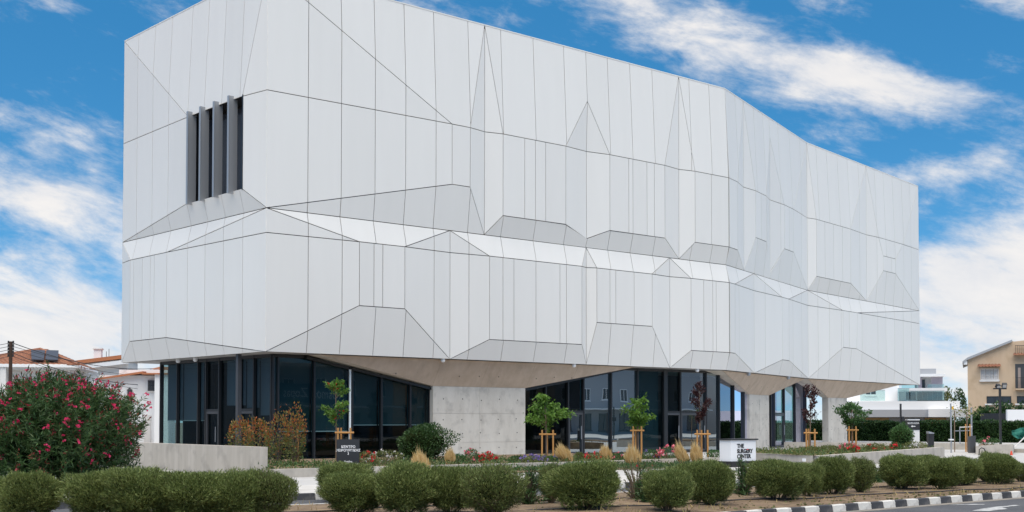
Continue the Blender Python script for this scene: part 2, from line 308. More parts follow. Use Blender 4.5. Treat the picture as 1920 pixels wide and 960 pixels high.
mark('road_marking', [(-1.7, -28.75), (-.6, -28.5), (.5, -28.45), (.5, -28.6), (-.4, -28.68), (-.7, -28.95), (-1.5, -29.0)]); mark('road_marking', [(-.5, -27.6), (.1, -27.7), (.3, -27.95), (.1, -28.0), (-.3, -27.75)])

# ------------------------------------------------------------------ surgery building
HT, HB, LS, LM, LR = 18.433, 4.22, 13.89, 9.52, 8.61
SEG = {'A': ((0, 0), (1, 0), 0.0), 'B': ((26.272, 0), (0.94148, 0.33708), 26.272), 'C': ((39.863, 4.866), (0.98239, 0.18683), 40.708), 'L': ((0, 0), (0, 1), 0.0)}
DOUT = 0.21
def nrm(face):
    t = SEG[face][1]; return (-1, 0) if face == 'L' else (t[1], -t[0])
def pos(face, s, z, d):
    a, t, s0 = SEG[face]; n = nrm(face)
    if face in 'ABC' and d != 0:                      # mitre at the two bends of the street front
        for sb, f1, f2 in ((26.272, 'A', 'B'), (40.708, 'B', 'C')):
            if abs(s-sb) < 0.004:
                n1, n2 = nrm(f1), nrm(f2); m = (n1[0]+n2[0], n1[1]+n2[1]); k = m[0]*n1[0]+m[1]*n1[1]; n = (m[0]/k, m[1]/k)
    return Vector((a[0]+t[0]*(s-s0)+n[0]*d, a[1]+t[1]*(s-s0)+n[1]*d, z))
def area2(p): return 0.5*sum(p[i][0]*p[(i+1) % len(p)][1]-p[(i+1) % len(p)][0]*p[i][1] for i in range(len(p)))
def clip(poly, ax, val, keep_less):
    out = []
    for i in range(len(poly)):
        a, b = poly[i], poly[(i+1) % len(poly)]; ia = (a[ax] <= val) == keep_less or abs(a[ax]-val) < 1e-9; ib = (b[ax] <= val) == keep_less or abs(b[ax]-val) < 1e-9
        if ia: out.append(a)
        if ia != ib: t = (val-a[ax])/(b[ax]-a[ax]); out.append((a[0]+(b[0]-a[0])*t, a[1]+(b[1]-a[1])*t))
    q = []
    for p in out:
        if not q or math.dist(p, q[-1]) > 1e-5: q.append(p)
    if len(q) > 1 and math.dist(q[0], q[-1]) < 1e-5: q.pop()
    return q
def inset(poly, h):
    if area2(poly) < 0: poly = poly[::-1]
    n = len(poly); lines = []
    for i in range(n):
        a, b = poly[i], poly[(i+1) % n]; dx, dy = b[0]-a[0], b[1]-a[1]; l = math.hypot(dx, dy); nx, ny = -dy/l, dx/l; lines.append((a[0]+nx*h, a[1]+ny*h, dx/l, dy/l))
    out = []
    for i in range(n):
        x1, y1, dx1, dy1 = lines[i-1]; x2, y2, dx2, dy2 = lines[i]; den = dx1*dy2-dy1*dx2
        if abs(den) < 1e-4: out.append((x2, y2)); continue
        t = ((x2-x1)*dy2-(y2-y1)*dx2)/den; p = (x1+dx1*t, y1+dy1*t)
        if math.dist(p, poly[i]) > 0.25: dd = math.dist(p, poly[i]); p = (poly[i][0]+(p[0]-poly[i][0])*0.25/dd, poly[i][1]+(p[1]-poly[i][1])*0.25/dd)
        out.append(p)
    return out
NPAN = [0]
def panels(face, pts, cuts, mat, parent, name='cladding_panel', joint=0.03, thick=0.035, zcuts=(), backing=None):
    """pts: (s, z, d).  The facet is cut along s / z lines into separate thick panels with open joints."""
    A = np.array([[s, z, 1] for s, z, d in pts]); cf = np.linalg.lstsq(A, np.array([d for _, _, d in pts]), rcond=None)[0]
    dd = lambda s, z: float(cf[0]*s+cf[1]*z+cf[2])
    poly = [(s, z) for s, z, _ in pts]; s0 = min(p[0] for p in poly); s1 = max(p[0] for p in poly); z0 = min(p[1] for p in poly); z1 = max(p[1] for p in poly)
    if backing is not None: backing.add([pos(face, s, z, d-0.075) for s, z, d in pts], [tuple(range(len(pts)))])
    ss = [s0]+sorted(c for c in cuts if s0+0.16 < c < s1-0.16)+[s1]; zs = [z0]+sorted(c for c in zcuts if z0+0.1 < c < z1-0.1)+[z1]
    for i in range(len(ss)-1):
        q = poly
        if i > 0: q = clip(q, 0, ss[i], False)
        if i < len(ss)-2: q = clip(q, 0, ss[i+1], True)
        for j in range(len(zs)-1):
            r = q
            if j > 0: r = clip(r, 1, zs[j], False)
            if j < len(zs)-2: r = clip(r, 1, zs[j+1], True)
            if len(r) < 3 or abs(area2(r)) < 0.012: continue
            r = inset(r, joint/2)
            if area2(r) < 0.008: continue
            n = len(r); vs = [pos(face, s, z, dd(s, z)) for s, z in r]+[pos(face, s, z, dd(s, z)-thick) for s, z in r]
            m = MB().add(vs, [tuple(range(n)), tuple(range(2*n-1, n-1, -1))]+[(k, (k+1) % n, n+(k+1) % n, n+k) for k in range(n)])
            m.build(name, mat, parent); NPAN[0] += 1
bld = empty('surgery_building'); tag(bld, 'white folded-panel surgery building on concrete piers above a glazed ground floor', 'building')
V = {}
def vv(face, txt):
    for it in txt.split():
        n, s, z, o = it.split(','); V[n] = (face, float(s), {'T': HT, 'S': LS, 'M': LM, 'R': LR, 'B': HB}[z] if z in 'TSMRB' else float(z), float(o)*DOUT)
vv('A', 'T0,0,T,0 S0,0,S,0 M0,0,M,0 C0,0,R,0 B0,0,B,0 S1,8.547,S,1 S2,9.519,S,1 S3,10.465,S,0 S4,11.32,S,1 S5,15.0,S,1 S6,16.48,S,0 S7,17.783,S,1 S8,21.525,S,1 S9,22.76,S,0 S10,23.715,S,1 S11,26.272,S,1 '
   'P1,10.465,T,0 P3,22.78,T,0 P2,16.45,16.15,.5 TP2,16.45,T,0 TB,26.272,T,0 G1a,8.55,11.4,1 G1b,9.505,11.4,1 V1,10.45,M,0 G2a,11.315,10.4,1 G2b,14.99,10.4,1 V2,16.48,9.92,0 M2,16.453,M,0 G3a,17.78,10.4,1 G3b,21.52,10.4,1 V3,22.745,M,0 '
   'G4a,23.705,10.4,1 M1,8.613,M,0 M3,22.07,M,0 G4b,26.272,10.4,1 Mb,26.272,M,0 R1,3.985,R,1 R2,6.16,R,1 K1,8.613,R,0 R3,10.57,R,1 R4,15.985,R,1 K2,16.452,R,0 R5,16.93,R,1 R6,20.605,R,1 K3,22.07,R,0 R7,23.38,R,1 Rb,26.272,R,1 '
   'H1a,3.99,6.135,1 H1b,6.165,6.135,1 H2a,10.57,5.1,1 H2b,15.975,5.1,1 H3a,16.93,6.135,1 H3b,20.6,6.135,1 H4a,23.38,5.1,1 H4b,26.272,5.1,1 VB1,8.614,B,0 VB2,16.451,B,0 VB3,22.07,B,0 Bb,26.272,B,0')
vv('B', 'S11b,26.272,S,1 TBb,26.272,T,0 G4bb,26.272,10.4,1 Mbb,26.272,M,0 Rbb,26.272,R,1 H4bb,26.272,5.1,1 Bbb,26.272,B,0 S12,27.5,S,1 S13,29.06,S,0 S14,30.38,S,1 S15,32.2,S,1 S16,33.46,S,0 S17,35.47,S,1 S18,37.25,S,1 S19b,40.708,S,0 '
   'P4,29.07,T,0 P5,33.4,17.32,.25 TP5,33.4,T,0 P6b,40.708,T,0 G4c,27.48,10.4,1 V4,29.07,M,0 M4,30.655,M,0 G5a,30.38,11.4,1 G5b,32.2,11.4,1 V5,33.445,9.88,0 M5,33.44,M,0 G6a,35.46,11.4,1 G6b,37.2,11.4,1 V6b,40.708,M,0 '
   'R8,27.05,R,1 K4,30.65,R,0 R9,34.92,R,1 R10,36.2,R,1 K5b,40.708,R,0 H4c,27.0,5.1,1 H5a,34.92,5.1,1 H5b,36.2,5.1,1 VB4,30.645,B,0 VB5b,40.708,B,0')
vv('C', 'S19,40.708,S,0 P6,40.708,T,0 V6,40.708,M,0 K5,40.708,R,0 VB5,40.708,B,0 S20,41.54,S,1 S21,46.62,S,1 S22,49.62,S,0 X1,51.3,S,.79 X2,55.544,S,.79 S24,59.023,S,0 P7,49.66,T,0 TE,59.023,T,0 G7a,41.52,10.42,1 G7b,46.57,10.42,1 V7,49.58,M,0 '
   'G8a,51.93,11.72,1 G8b,54.09,11.72,1 W1,51.93,12.72,1 W2,54.09,12.72,1 EM,59.023,M,0 ER,59.023,R,0 EB,59.023,B,0 R11,45.33,R,1 R12,47.6,R,1 H6a,45.35,6.29,1 H6b,47.4,6.29,1')
vv('L', 'T0l,0,T,0 S0l,0,S,0 M0l,0,M,0 C0l,0,R,0 B0l,0,B,0 SL1,5.8,S,1 SL2,1.445,S,1 GLa,5.8,10.4,1 GLb,1.445,10.4,1 RLa,11.0,R,1 RLb,7.56,R,1 HLa,11.0,5.1,1 HLb,7.56,5.1,1 TLe,12.269,T,0 SL0,12.269,S,0 ML0,12.269,M,0 RL0,12.269,R,0 BL0,12.269,B,0')
JT = {'A': [1.75, 3.22, 4.77, 6.23, 7.73, 9.54, 11.35, 13.22, 15.06, 17.84, 19.33, 20.86, 23.52, 25.02], 'B': [27.77, 30.72, 32.29, 34.94, 37.1, 39.17],
      'C': [41.99, 43.49, 45.08, 46.63, 48.32, 51.06, 52.52, 54.1, 55.77, 57.33], 'L': [10.8, 9.2, 7.63, 5.84, 4.45, 3.05, 1.63]}
FACETS = '''T0 S1 S0;T0 S1 S2 P1;P1 S2 S3;P1 S3 S4;P1 S4 S5 P2 TP2;P2 S5 S6;P2 S6 S7;TP2 P2 S7 S8 P3;P3 S8 S9;P3 S9 S10;P3 S10 S11 TB;TBb S11b S12 P4;P4 S12 S13;P4 S13 S14;P4 S14 S15 P5 TP5;P5 S15 S16;P5 S16 S17;TP5 P5 S17 S18 P6b;P6b S18 S19b;P6 S19 S20;P6 S20 S21 P7;P7 S21 S22;P7 S22 X1;P7 X1 X2 TE;TE X2 S24
S0 S1 G1a M0;S1 S2 G1b G1a|-;S2 S3 V1 G1b|-;S3 S4 G2a V1|-;S4 S5 G2b G2a|12.55,13.17,13.78;S5 S6 V2 G2b|-;S6 S7 G3a V2|-;S7 S8 G3b G3a|19.03,19.31,20.27,20.78;S8 S9 V3 G3b|-;S9 S10 G4a V3|-;S10 S11 G4b G4a|24.94;S11b S12 G4c G4bb|-;S12 S13 V4 G4c|-;S13 S14 G5a V4|-;S14 S15 G5b G5a|31.32;S15 S16 V5 G5b|-;S16 S17 G6a V5;S17 S18 G6b G6a|36.38;S18 S19b V6b G6b;S19 S20 G7a V6|-;S20 S21 G7b G7a|42.74,44.01,45.34;S21 S22 V7 G7b;S22 X1 W1 G8a V7;X1 X2 W2 W1;W1 W2 G8b G8a|53.42;X2 S24 EM G8b W2
M0 G1a G1b V1;V1 G2a G2b V2 M2;M2 V2 G3a G3b V3;V3 G4a G4b Mb;Mbb G4bb G4c V4;V4 G5a G5b V5 M5;M5 V5 G6a G6b V6b;V6 G7a G7b V7;V7 G8a G8b EM
M0 R1 R2 M1;M0 C0 R1;M1 R2 K1;M1 K1 R3;M1 R3 R4 M2;M2 R4 K2;M2 K2 R5;M2 R5 R6 M3;M3 R6 K3;M3 K3 R7;M3 R7 Rb Mb;Mbb Rbb R8 M4;M4 R8 K4;M4 K4 R9;M4 R9 R10 V6b;V6b R10 K5b;V6 K5 R11;V6 R11 R12 EM;EM R12 ER
C0 R1 H1a B0;R1 R2 H1b H1a|4.67,5.09;R2 K1 VB1 H1b;K1 R3 H2a VB1;R3 R4 H2b H2a|11.31,11.93,13.2,14.63,15.02;R4 K2 VB2 H2b|-;K2 R5 H3a VB2|-;R5 R6 H3b H3a|17.77,18.15,19.37;R6 K3 VB3 H3b|-;K3 R7 H4a VB3|-;R7 Rb H4b H4a|24.32,25.0,25.26;Rbb R8 H4c H4bb|-;R8 K4 VB4 H4c;K4 R9 H5a VB4;R9 R10 H5b H5a|-;R10 K5b VB5b H5b;K5 R11 H6a VB5;R11 R12 H6b H6a|46.3;R12 ER EB H6b
B0 H1a H1b VB1;VB1 H2a H2b VB2;VB2 H3a H3b VB3;VB3 H4a H4b Bb;Bbb H4bb H4c VB4;VB4 H5a H5b VB5b;VB5 H6a H6b EB'''
FACETS_L = 'TLe SL0 SL1;TLe SL1 SL2 T0l;T0l SL2 S0l;SL0 SL1 GLa ML0;SL2 S0l M0l GLb|-;ML0 GLa GLb M0l;ML0 RLa RLb M0l;ML0 RL0 RLa;M0l RLb C0l;RL0 RLa HLa BL0|-;RLa RLb HLb HLa|10.66,9.83,9.07,8.7;RLb C0l B0l HLb;BL0 HLa HLb B0l'
for facade, txt in (('street_facade', FACETS), ('side_facade', FACETS_L)):
    back = MB(); holder = bpy.data.objects.new(facade, bpy.data.meshes.new(facade)); link(holder, bld)
    for it in txt.replace('\n', ';').split(';'):
        nm, _, ov = it.partition('|'); vs_ = [V[k] for k in nm.split()]; face = vs_[0][0]
        cuts = JT[face] if ov == '' else ([] if ov == '-' else [float(x) for x in ov.split(',')])
        panels(face, [(s, z, d) for _, s, z, d in vs_], cuts, 'panel', holder, backing=back)
    tmp = back.build('tmp', 'joint'); holder.data = tmp.data; holder.data.name = facade; bpy.data.objects.remove(tmp)
# roof, rear walls, soffit
FP = [(0.0, 0.0), (26.272, 0.0), (39.863, 4.866), (57.856, 8.288), (56.0, 18.0), (24.0, 14.0), (0.0, 12.269)]
ins = lambda p, k: [(x+k*(1 if x < 20 else -0.3), y+k) if y < 9 else (x+(k if x < 20 else -k), y-k) for x, y in p]
MB().prism(ins(FP, 0.12), HT-0.35, HT-0.15).build('roof', 'soffit', bld)
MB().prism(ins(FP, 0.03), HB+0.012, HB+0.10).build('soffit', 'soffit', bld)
m = MB()
for fc, a_, b_ in (('A', 0.0, 26.272), ('B', 26.272, 40.708), ('C', 40.708, 59.023), ('L', 0.0, 12.269)):
    q = [pos(fc, a_, HT, .012), pos(fc, b_, HT, .012), pos(fc, b_, HT, -.28), pos(fc, a_, HT, -.28)]
    if fc == 'L': q[0].y -= .012
    m.prism([(v.x, v.y) for v in q], HT-.012 if fc != 'L' else HT-.010, HT+.035 if fc != 'L' else HT+.033)
m.build('coping', 'panel', bld)
m = MB()
for (x0, y0), (x1, y1) in ((FP[3], FP[4]), (FP[4], FP[5]), (FP[5], FP[6])): m.add([(x0, y0, HB+.1), (x1, y1, HB+.1), (x1, y1, HT-.02), (x0, y0, HT-.02)], [(0, 1, 2, 3)])
m.build('rear_wall', 'panel', bld)
# recessed window with four vertical fins in the side facade
win = MB().box(-0.22, 0.62, 5.80, 5.86, 10.36, 13.95).box(-0.22, 0.62, 1.385, 1.445, 10.36, 13.95).box(-0.19, 0.62, 1.445, 5.80, 13.91, 13.97).box(-0.10, 0.62, 1.445, 5.80, 10.32, 10.38).box(0.62, 0.68, 1.385, 5.86, 10.32, 13.97).build('window', 'frame', bld)
MB().box(0.50, 0.52, 1.50, 5.75, 10.45, 13.80).build('pane', 'dark_pane', win)
m = MB()
for y in (2.52, 3.60, 4.70): m.box(0.44, 0.50, y-0.04, y+0.04, 10.45, 13.80)
m.build('mullion', 'frame', win)
for y in (5.46, 4.40, 3.30, 2.15): MB().box(-0.40, -0.04, y-0.04, y+0.04, 10.30, 14.02).box(-0.42, -0.40, y-0.065, y+0.065, 10.30, 14.02).build('sun_fin', 'fin', win)

# concrete piers: upright shaft and a head that flares and leans out to the soffit
def pier(face, c0, c1, w0, w1, zc, dcol, dtop, cuts, zc_cuts, fcuts, back=0.42):
    t = MB(); F = lambda s, z, d: pos(face, s, z, d)
    fr = [F(c0, 0.05, dcol-.03), F(c1, 0.05, dcol-.03), F(c1, zc, dcol-.03), F(w1, HB, dtop-.03), F(w0, HB, dtop-.03), F(c0, zc, dcol-.03)]
    bk = [F(c0, 0.05, dcol-back), F(c1, 0.05, dcol-back), F(c1, zc, dcol-back), F(w1, HB, dcol-back), F(w0, HB, dcol-back), F(c0, zc, dcol-back)]
    t.add(fr+bk, [(0, 1, 2, 5), (5, 2, 3, 4), (11, 8, 7, 6), (10, 9, 8, 11), (0, 6, 7, 1), (1, 7, 8, 2), (2, 8, 9, 3), (3, 9, 10, 4), (4, 10, 11, 5), (5, 11, 6, 0)])
    o = t.build('concrete_pier', 'concrete', bld)
    panels(face, [(c0, 0.05, dcol), (c1, 0.05, dcol), (c1, zc, dcol), (c0, zc, dcol)], cuts, 'concrete', o, 'concrete_panel', 0.008, 0.03, zc_cuts)
    panels(face, [(c0, zc, dcol), (c1, zc, dcol), (w1, HB-.012, dtop), (w0, HB-.012, dtop)], fcuts, 'concrete_stain_bounce', o, 'concrete_panel', 0.008, 0.03)
    h = MB()
    def dot(s, z, d):
        c = F(s, z, d+0.004); e = F(s+0.03, z, d+0.004)-c; h.add([c+e*math.cos(a*1.0472)+Vector((0, 0, 0.03*math.sin(a*1.0472))) for a in range(6)], [tuple(range(6))])
    n = max(2, round((c1-c0)/1.05))
    for i in range(n):
        for z in (0.55, 1.15, 1.75, 2.6): dot(c0+(i+0.5)*(c1-c0)/n+random.uniform(-.05, .05), z+random.uniform(-.04, .04), dcol)
    fl = 0.45; zz = zc+(HB-zc)*fl; nn = round((w1-w0)*0.9)
    for i in range(nn):
        s = w0+(i+0.5)*(w1-w0)/nn
        lo = c0+(w0-c0)*fl+0.15; hi = c1+(w1-c1)*fl-0.15
        if lo < s < hi: dot(s, zz+random.uniform(-.12, .12), dcol+(dtop-dcol)*fl+0.02)
    h.build('tie_hole', 'tie_hole', o)['kind'] = 'stuff'
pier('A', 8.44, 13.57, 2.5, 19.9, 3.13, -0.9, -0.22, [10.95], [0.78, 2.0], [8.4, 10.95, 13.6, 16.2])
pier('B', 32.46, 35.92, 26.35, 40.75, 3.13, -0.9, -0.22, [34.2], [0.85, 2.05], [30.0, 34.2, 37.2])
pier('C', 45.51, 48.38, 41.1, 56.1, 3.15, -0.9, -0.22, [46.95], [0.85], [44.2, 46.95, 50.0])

# ground-floor glazing
GL0, GL1 = (27.10, 1.30), (42.68, 7.15)
cw = bpy.data.objects.new('curtain_wall', bpy.data.meshes.new('curtain_wall')); link(cw, bld); fm = MB()
def vert(x, y, wd, dp, ang, z0=0.1, z1=HB): a = [rotz2(*c, ang) for c in ((-wd/2, -dp/2), (wd/2, -dp/2), (wd/2, dp/2), (-wd/2, dp/2))]; fm.prism([(x+c, y+d) for c, d in a], z0, z1)
def glaze(p0, p1, ts, thick=(), doors=(), mat='glass', ztop=HB, zt=2.12):
    p0 = Vector((*p0, 0)); p1 = Vector((*p1, 0)); d = (p1-p0).normalized(); ang = math.atan2(d.y, d.x); nn = Vector((d.y, -d.x, 0))
    for i, t in enumerate(ts): q = p0+d*t; vert(q.x, q.y, 0.26 if t in thick else 0.075, 0.16, ang)
    fm.bar(p0+d*ts[0]+Vector((0, 0, ztop-.06)), p0+d*ts[-1]+Vector((0, 0, ztop-.06)), 0.12, 0.12); fm.bar(p0+d*ts[0]+Vector((0, 0, .16)), p0+d*ts[-1]+Vector((0, 0, .16)), 0.12, 0.10)
    for i in range(len(ts)-1):
        a = p0+d*(ts[i]+.03)-nn*0.03; b = p0+d*(ts[i+1]-.03)-nn*0.03
        zs = [(0.2, ztop-.1)]
        if i in doors:
            fm.bar(p0+d*ts[i]+Vector((0, 0, zt)), p0+d*ts[i+1]+Vector((0, 0, zt)), 0.12, 0.09); zs = [(zt+.05, ztop-.1)]
            A2 = a+d*.05; B2 = b-d*.05; dr = MB()
            for q in (A2, B2): c = q+nn*.05; dr.bar((c.x, c.y, .12), (c.x, c.y, zt-.05), .08, .06, (d.x, d.y, 0))
            dr.bar((A2+nn*.05)+Vector((0, 0, .2)), (B2+nn*.05)+Vector((0, 0, .2)), .06, .14); dr.bar((A2+nn*.05)+Vector((0, 0, zt-.1)), (B2+nn*.05)+Vector((0, 0, zt-.1)), .06, .10)
            do = dr.build('door', 'frame_grey', bld)
            MB().add([A2+Vector((0, 0, .2)), B2+Vector((0, 0, .2)), B2+Vector((0, 0, zt-.1)), A2+Vector((0, 0, zt-.1))], [(0, 1, 2, 3)]).build('pane', mat, do)
            hq = B2-d*.12+nn*.13; MB().tube([(hq.x, hq.y, .85), (hq.x, hq.y, 1.45)], .018).build('handle', 'galv', do)
        for z0, z1 in zs:
            MB().add([a+Vector((0, 0, z0)), b+Vector((0, 0, z0)), b+Vector((0, 0, z1)), a+Vector((0, 0, z1))], [(0, 1, 2, 3)]).build('pane', mat, cw)
# side (X = 1.0), measured from the back to the corner
glaze((1.0, 10.4), (1.0, 1.2), [0, 1.54, 3.39, 4.07, 5.19, 6.84, 7.91, 9.2], doors=(3, 5), mat='glass')
glaze((1.0, 1.2), (27.1, 1.2), [0.0, 0.23, 1.84, 3.6, 5.02, 6.46, 7.47], mat='glass')
glaze((0.0, 1.2), (27.1, 1.2), [13.62, 15.03, 16.42, 17.41, 19.23, 21.04, 23.02, 24.13, 26.08, 27.10], thick=(23.02,), doors=(2, 6, 7))
BL = math.dist(GL0, GL1); glaze(GL0, GL1, [0.0, 2.55, 4.3, 5.6], mat='glass_lobby'); glaze(GL0, GL1, [9.2, 9.9, 11.9, 14.2, BL], mat='glass_lobby', doors=(1,))
glaze((41.3, 13.0), (36.5, 13.0), [0, 1.6, 3.2, 4.8], mat='balustrade_glass'); glaze(GL1, (41.3, 13.0), [0, 2.0, 4.0, 5.9], mat='balustrade_glass'); glaze((6.0, 10.4), (1.0, 10.4), [0, 1.7, 3.4, 5.0], mat='balustrade_glass')
fm.bar((2.4, 1.08, 4.13), (8.5, 1.08, 3.02), 0.16, 0.10); fm.bar((13.6, 1.08, 3.04), (20.0, 1.08, 4.14), 0.16, 0.10)
tmp = fm.build('tmp', 'frame'); cw.data = tmp.data; bpy.data.objects.remove(tmp)
# interior behind the glass
MB().add([(1.1, 1.3, .11), (27.2, 1.4, .11), (42.6, 7.2, .11), (41.3, 13.1, .11), (1.1, 10.5, .11)], [(0, 1, 2, 3, 4)]).build('floor_slab', 'interior_floor', bld)
MB().box(3.4, 3.5, 2.6, 10.3, .11, HB).box(1.95, 3.4, 10.2, 10.3, .11, HB).box(6.4, 33.0, 7.3, 7.45, .11, HB).box(6.4, 6.5, 7.45, 10.4, .11, HB).box(32.9, 33.0, 7.45, 12.6, .11, HB).box(20.0, 20.12, 2.6, 7.3, .11, HB).box(33.0, 33.12, 3.72, 7.5, .11, HB).build('partition_wall', 'interior', bld)
for x0, x1, zb in ((1.28, 2.80, 1.30), (2.88, 4.55, 1.30), (4.65, 5.98, 1.54), (6.06, 7.42, 1.54), (7.5, 8.42, 1.54), (17.45, 19.2, 0.9), (21.1, 22.8, 0.25), (19.3, 21.0, 0.9)):
    b = MB().box(x0, x1, 1.44, 1.45, zb, 4.1).build('roller_blind', 'blind', bld)
    if zb > 1: MB().box(x0, x1, 1.425, 1.465, zb-.035, zb).build('hem_bar', 'hem', b)
for y0, y1, zb in ((8.9, 10.3, 1.72), (7.05, 8.8, 1.72), (3.6, 5.1, 2.3), (1.3, 2.45, 1.9), (2.55, 3.5, 2.2)):
    b = MB().box(1.24, 1.25, y0, y1, zb, 4.1).build('roller_blind', 'blind_grey', bld)
    if zb < 1.8: MB().box(1.22, 1.27, y0, y1, zb-.035, zb).build('hem_bar', 'hem', b)
MB().box(0.16, 0.32, 2.3, 2.46, 0.1, HB+.012).build('steel_post', 'frame_grey', bld)
MB().box(4.38, 4.44, 1.0, 1.06, 0.1, 3.8).build('glass_fin', 'hem', bld)
for p in ((8.35, 0.13), (15.8, 0.13), (0.35, 7.6), (0.35, 6.1), (24.2, 0.13)): MB().tube([(p[0], p[1], HB+.03), (p[0], p[1], HB-.10), (p[0], p[1], HB-.14)], [.09, .09, .05], 10).build('dome_camera', 'bright_white', bld)
for s in (30.0, 37.0): q = pos('B', s, HB, -0.1); MB().tube([(q.x, q.y, HB+.03), (q.x, q.y, HB-.12), (q.x, q.y, HB-.17)], [.1, .1, .05], 10).build('dome_camera', 'galv', bld)

# ------------------------------------------------------------------ planter walls and beds
def wall(name, pts, th, z0, z1, label, cat='wall', mat='wall_concrete'):
    m = MB(); zz = z1 if isinstance(z1, (list, tuple)) else [z1]*len(pts)
    L_, R_ = [], []
    for i, p in enumerate(pts):
        a = Vector((*pts[max(i-1, 0)], 0)); b = Vector((*pts[min(i+1, len(pts)-1)], 0)); t = (b-a).normalized(); n = Vector((-t.y, t.x, 0))*th/2; L_.append((p[0]+n.x, p[1]+n.y)); R_.append((p[0]-n.x, p[1]-n.y))
    for i in range(len(pts)-1):
        m.add([(*L_[i], z0), (*R_[i], z0), (*R_[i+1], z0), (*L_[i+1], z0), (*L_[i], zz[i]), (*R_[i], zz[i]), (*R_[i+1], zz[i+1]), (*L_[i+1], zz[i+1])],
              [(0, 1, 2, 3), (4, 5, 6, 7), (1, 2, 6, 5), (3, 0, 4, 7)]+([(0, 1, 5, 4)] if i == 0 else [])+([(2, 3, 7, 6)] if i == len(pts)-2 else []))
    return tag(m.build(name, mat), label, cat)
wall('terrace_wall', [(-4.3, 9.0), (-5.62, -9.55)], 0.24, 0.05, 0.96, 'tall bare concrete terrace wall running beside the oleander')
wall('planter_wall', [(-5.76, -10.2), (5.0, -11.1), (13.6, -10.9)], 0.22, 0.05, 0.36, 'long low concrete planter wall in front of the glazing')
wall('planter_wall', [(12.6, -12.4), (11.3, -16.0), (27.3, -11.2)], 0.24, 0.05, 0.54, 'concrete planter wall rising to the right beside the white letter sign')
wall('boundary_wall', list(map(lambda p: (p.x, p.y), (at(1470, 74), at(1690, 72), at(1812, 70)))), 0.25, 0.02, zat(831, 70), 'low grey wall crossing behind the bollards below the hedge')
wall('planter_wall', list(map(lambda p: (p.x, p.y), (at(1832, 66), at(1834, 60), at(1893, 60), at(1896, 66)))), 0.25, 0.02, [zat(836, 66), zat(836, 60), zat(832.5, 60), zat(835, 66)], 'short square concrete planter at the right beside the red cone')
wall('kerb_wall', list(map(lambda p: (p.x, p.y), (at(1895, 64), at(1960, 62)))), 0.25, 0.02, zat(842, 63), 'very low concrete wall at the right edge of the picture')
tag(MB().prism([(-5.5, -10.1), (5.0, -11.0), (13.4, -10.8), (14.5, -1.0), (-0.5, -0.6), (-4.7, -0.6)], 0.05, 0.29).build('planting_bed', 'soil'), kind='structure')
tag(MB().prism([(12.6, -12.5), (11.4, -15.9), (27.2, -11.2), (27.6, -7.5), (16.0, -8.0)], 0.05, 0.47).build('planting_bed', 'soil'), kind='structure')
tag(MB().prism([(p.x, p.y) for p in (at(1834, 65), at(1836, 60.2), at(1892, 60.2), at(1894, 65))], 0.05, 0.5).build('planting_bed', 'soil'), kind='structure')
tag(MB().prism([(-1.5, -11.9), (5.0, -12.5), (10.0, -12.9), (10.0, -11.3), (5.0, -11.22), (-1.5, -10.68)], 0.05, 0.15).build('planting_strip', 'soil'), kind='structure')
def plaque():
    a, b = Vector((12.6, -12.4, 0)), Vector((-1.3, -3.6, 0)); k = (1513-960)/FPX
    f0 = (a-CAM).dot(RT)-k*(a-CAM).dot(FH); f1 = b.dot(RT)-k*b.dot(FH); q = a+b*(-f0/f1); n = Vector((-.94, .34, 0)); q += n*.135; t = b.normalized()*.10
    m = MB().add([q-t+Vector((0, 0, .34)), q+t+Vector((0, 0, .34)), q+t+Vector((0, 0, .44)), q-t+Vector((0, 0, .44))]+[v-n*.012 for v in (q-t+Vector((0, 0, .34)), q+t+Vector((0, 0, .34)), q+t+Vector((0, 0, .44)), q-t+Vector((0, 0, .44)))], [(0, 1, 2, 3), (7, 6, 5, 4), (0, 1, 5, 4), (1, 2, 6, 5), (2, 3, 7, 6), (3, 0, 4, 7)])
    tag(m.build('wall_plaque', 'bright_white'), 'small white plaque on the end of the rising planter wall', 'plaque')
plaque()
# ------------------------------------------------------------------ foliage tools
def leaf_mesh(name, P, D, Lh, Wd, mat, parent=None, loc=None, mats=None, midx=None, fold=0.15):
    """one mesh of many separate leaf blades: P base points, D directions, length, width"""
    n = len(P); P = np.asarray(P, float); D = np.asarray(D, float); D /= np.linalg.norm(D, axis=1, keepdims=True)+1e-9
    rv = rng.normal(size=(n, 3)); S = np.cross(D, rv); S /= np.linalg.norm(S, axis=1, keepdims=True)+1e-9; U = np.cross(S, D)
    Lh = np.broadcast_to(Lh, n)[:, None]; Wd = np.broadcast_to(Wd, n)[:, None]
    v = np.empty((n, 4, 3)); v[:, 0] = P; v[:, 1] = P+D*Lh*0.45+S*Wd*0.5+U*Lh*fold*0.3; v[:, 2] = P+D*Lh; v[:, 3] = P+D*Lh*0.45-S*Wd*0.5+U*Lh*fold*0.3
    me = bpy.data.meshes.new(name); me.vertices.add(4*n); me.vertices.foreach_set('co', v.ravel()); me.loops.add(4*n); me.loops.foreach_set('vertex_index', np.arange(4*n, dtype=np.int32))
    me.polygons.add(n); me.polygons.foreach_set('loop_start', np.arange(0, 4*n, 4, dtype=np.int32)); me.polygons.foreach_set('loop_total', np.full(n, 4, dtype=np.int32))
    for mm in (mats or [mat]): me.materials.append(MATS[mm])
    if midx is not None: me.polygons.foreach_set('material_index', np.asarray(midx, dtype=np.int32))
    me.update(); me.validate()
    o = bpy.data.objects.new(name, me)
    if loc is not None: o.location = loc
    return link(o, parent)
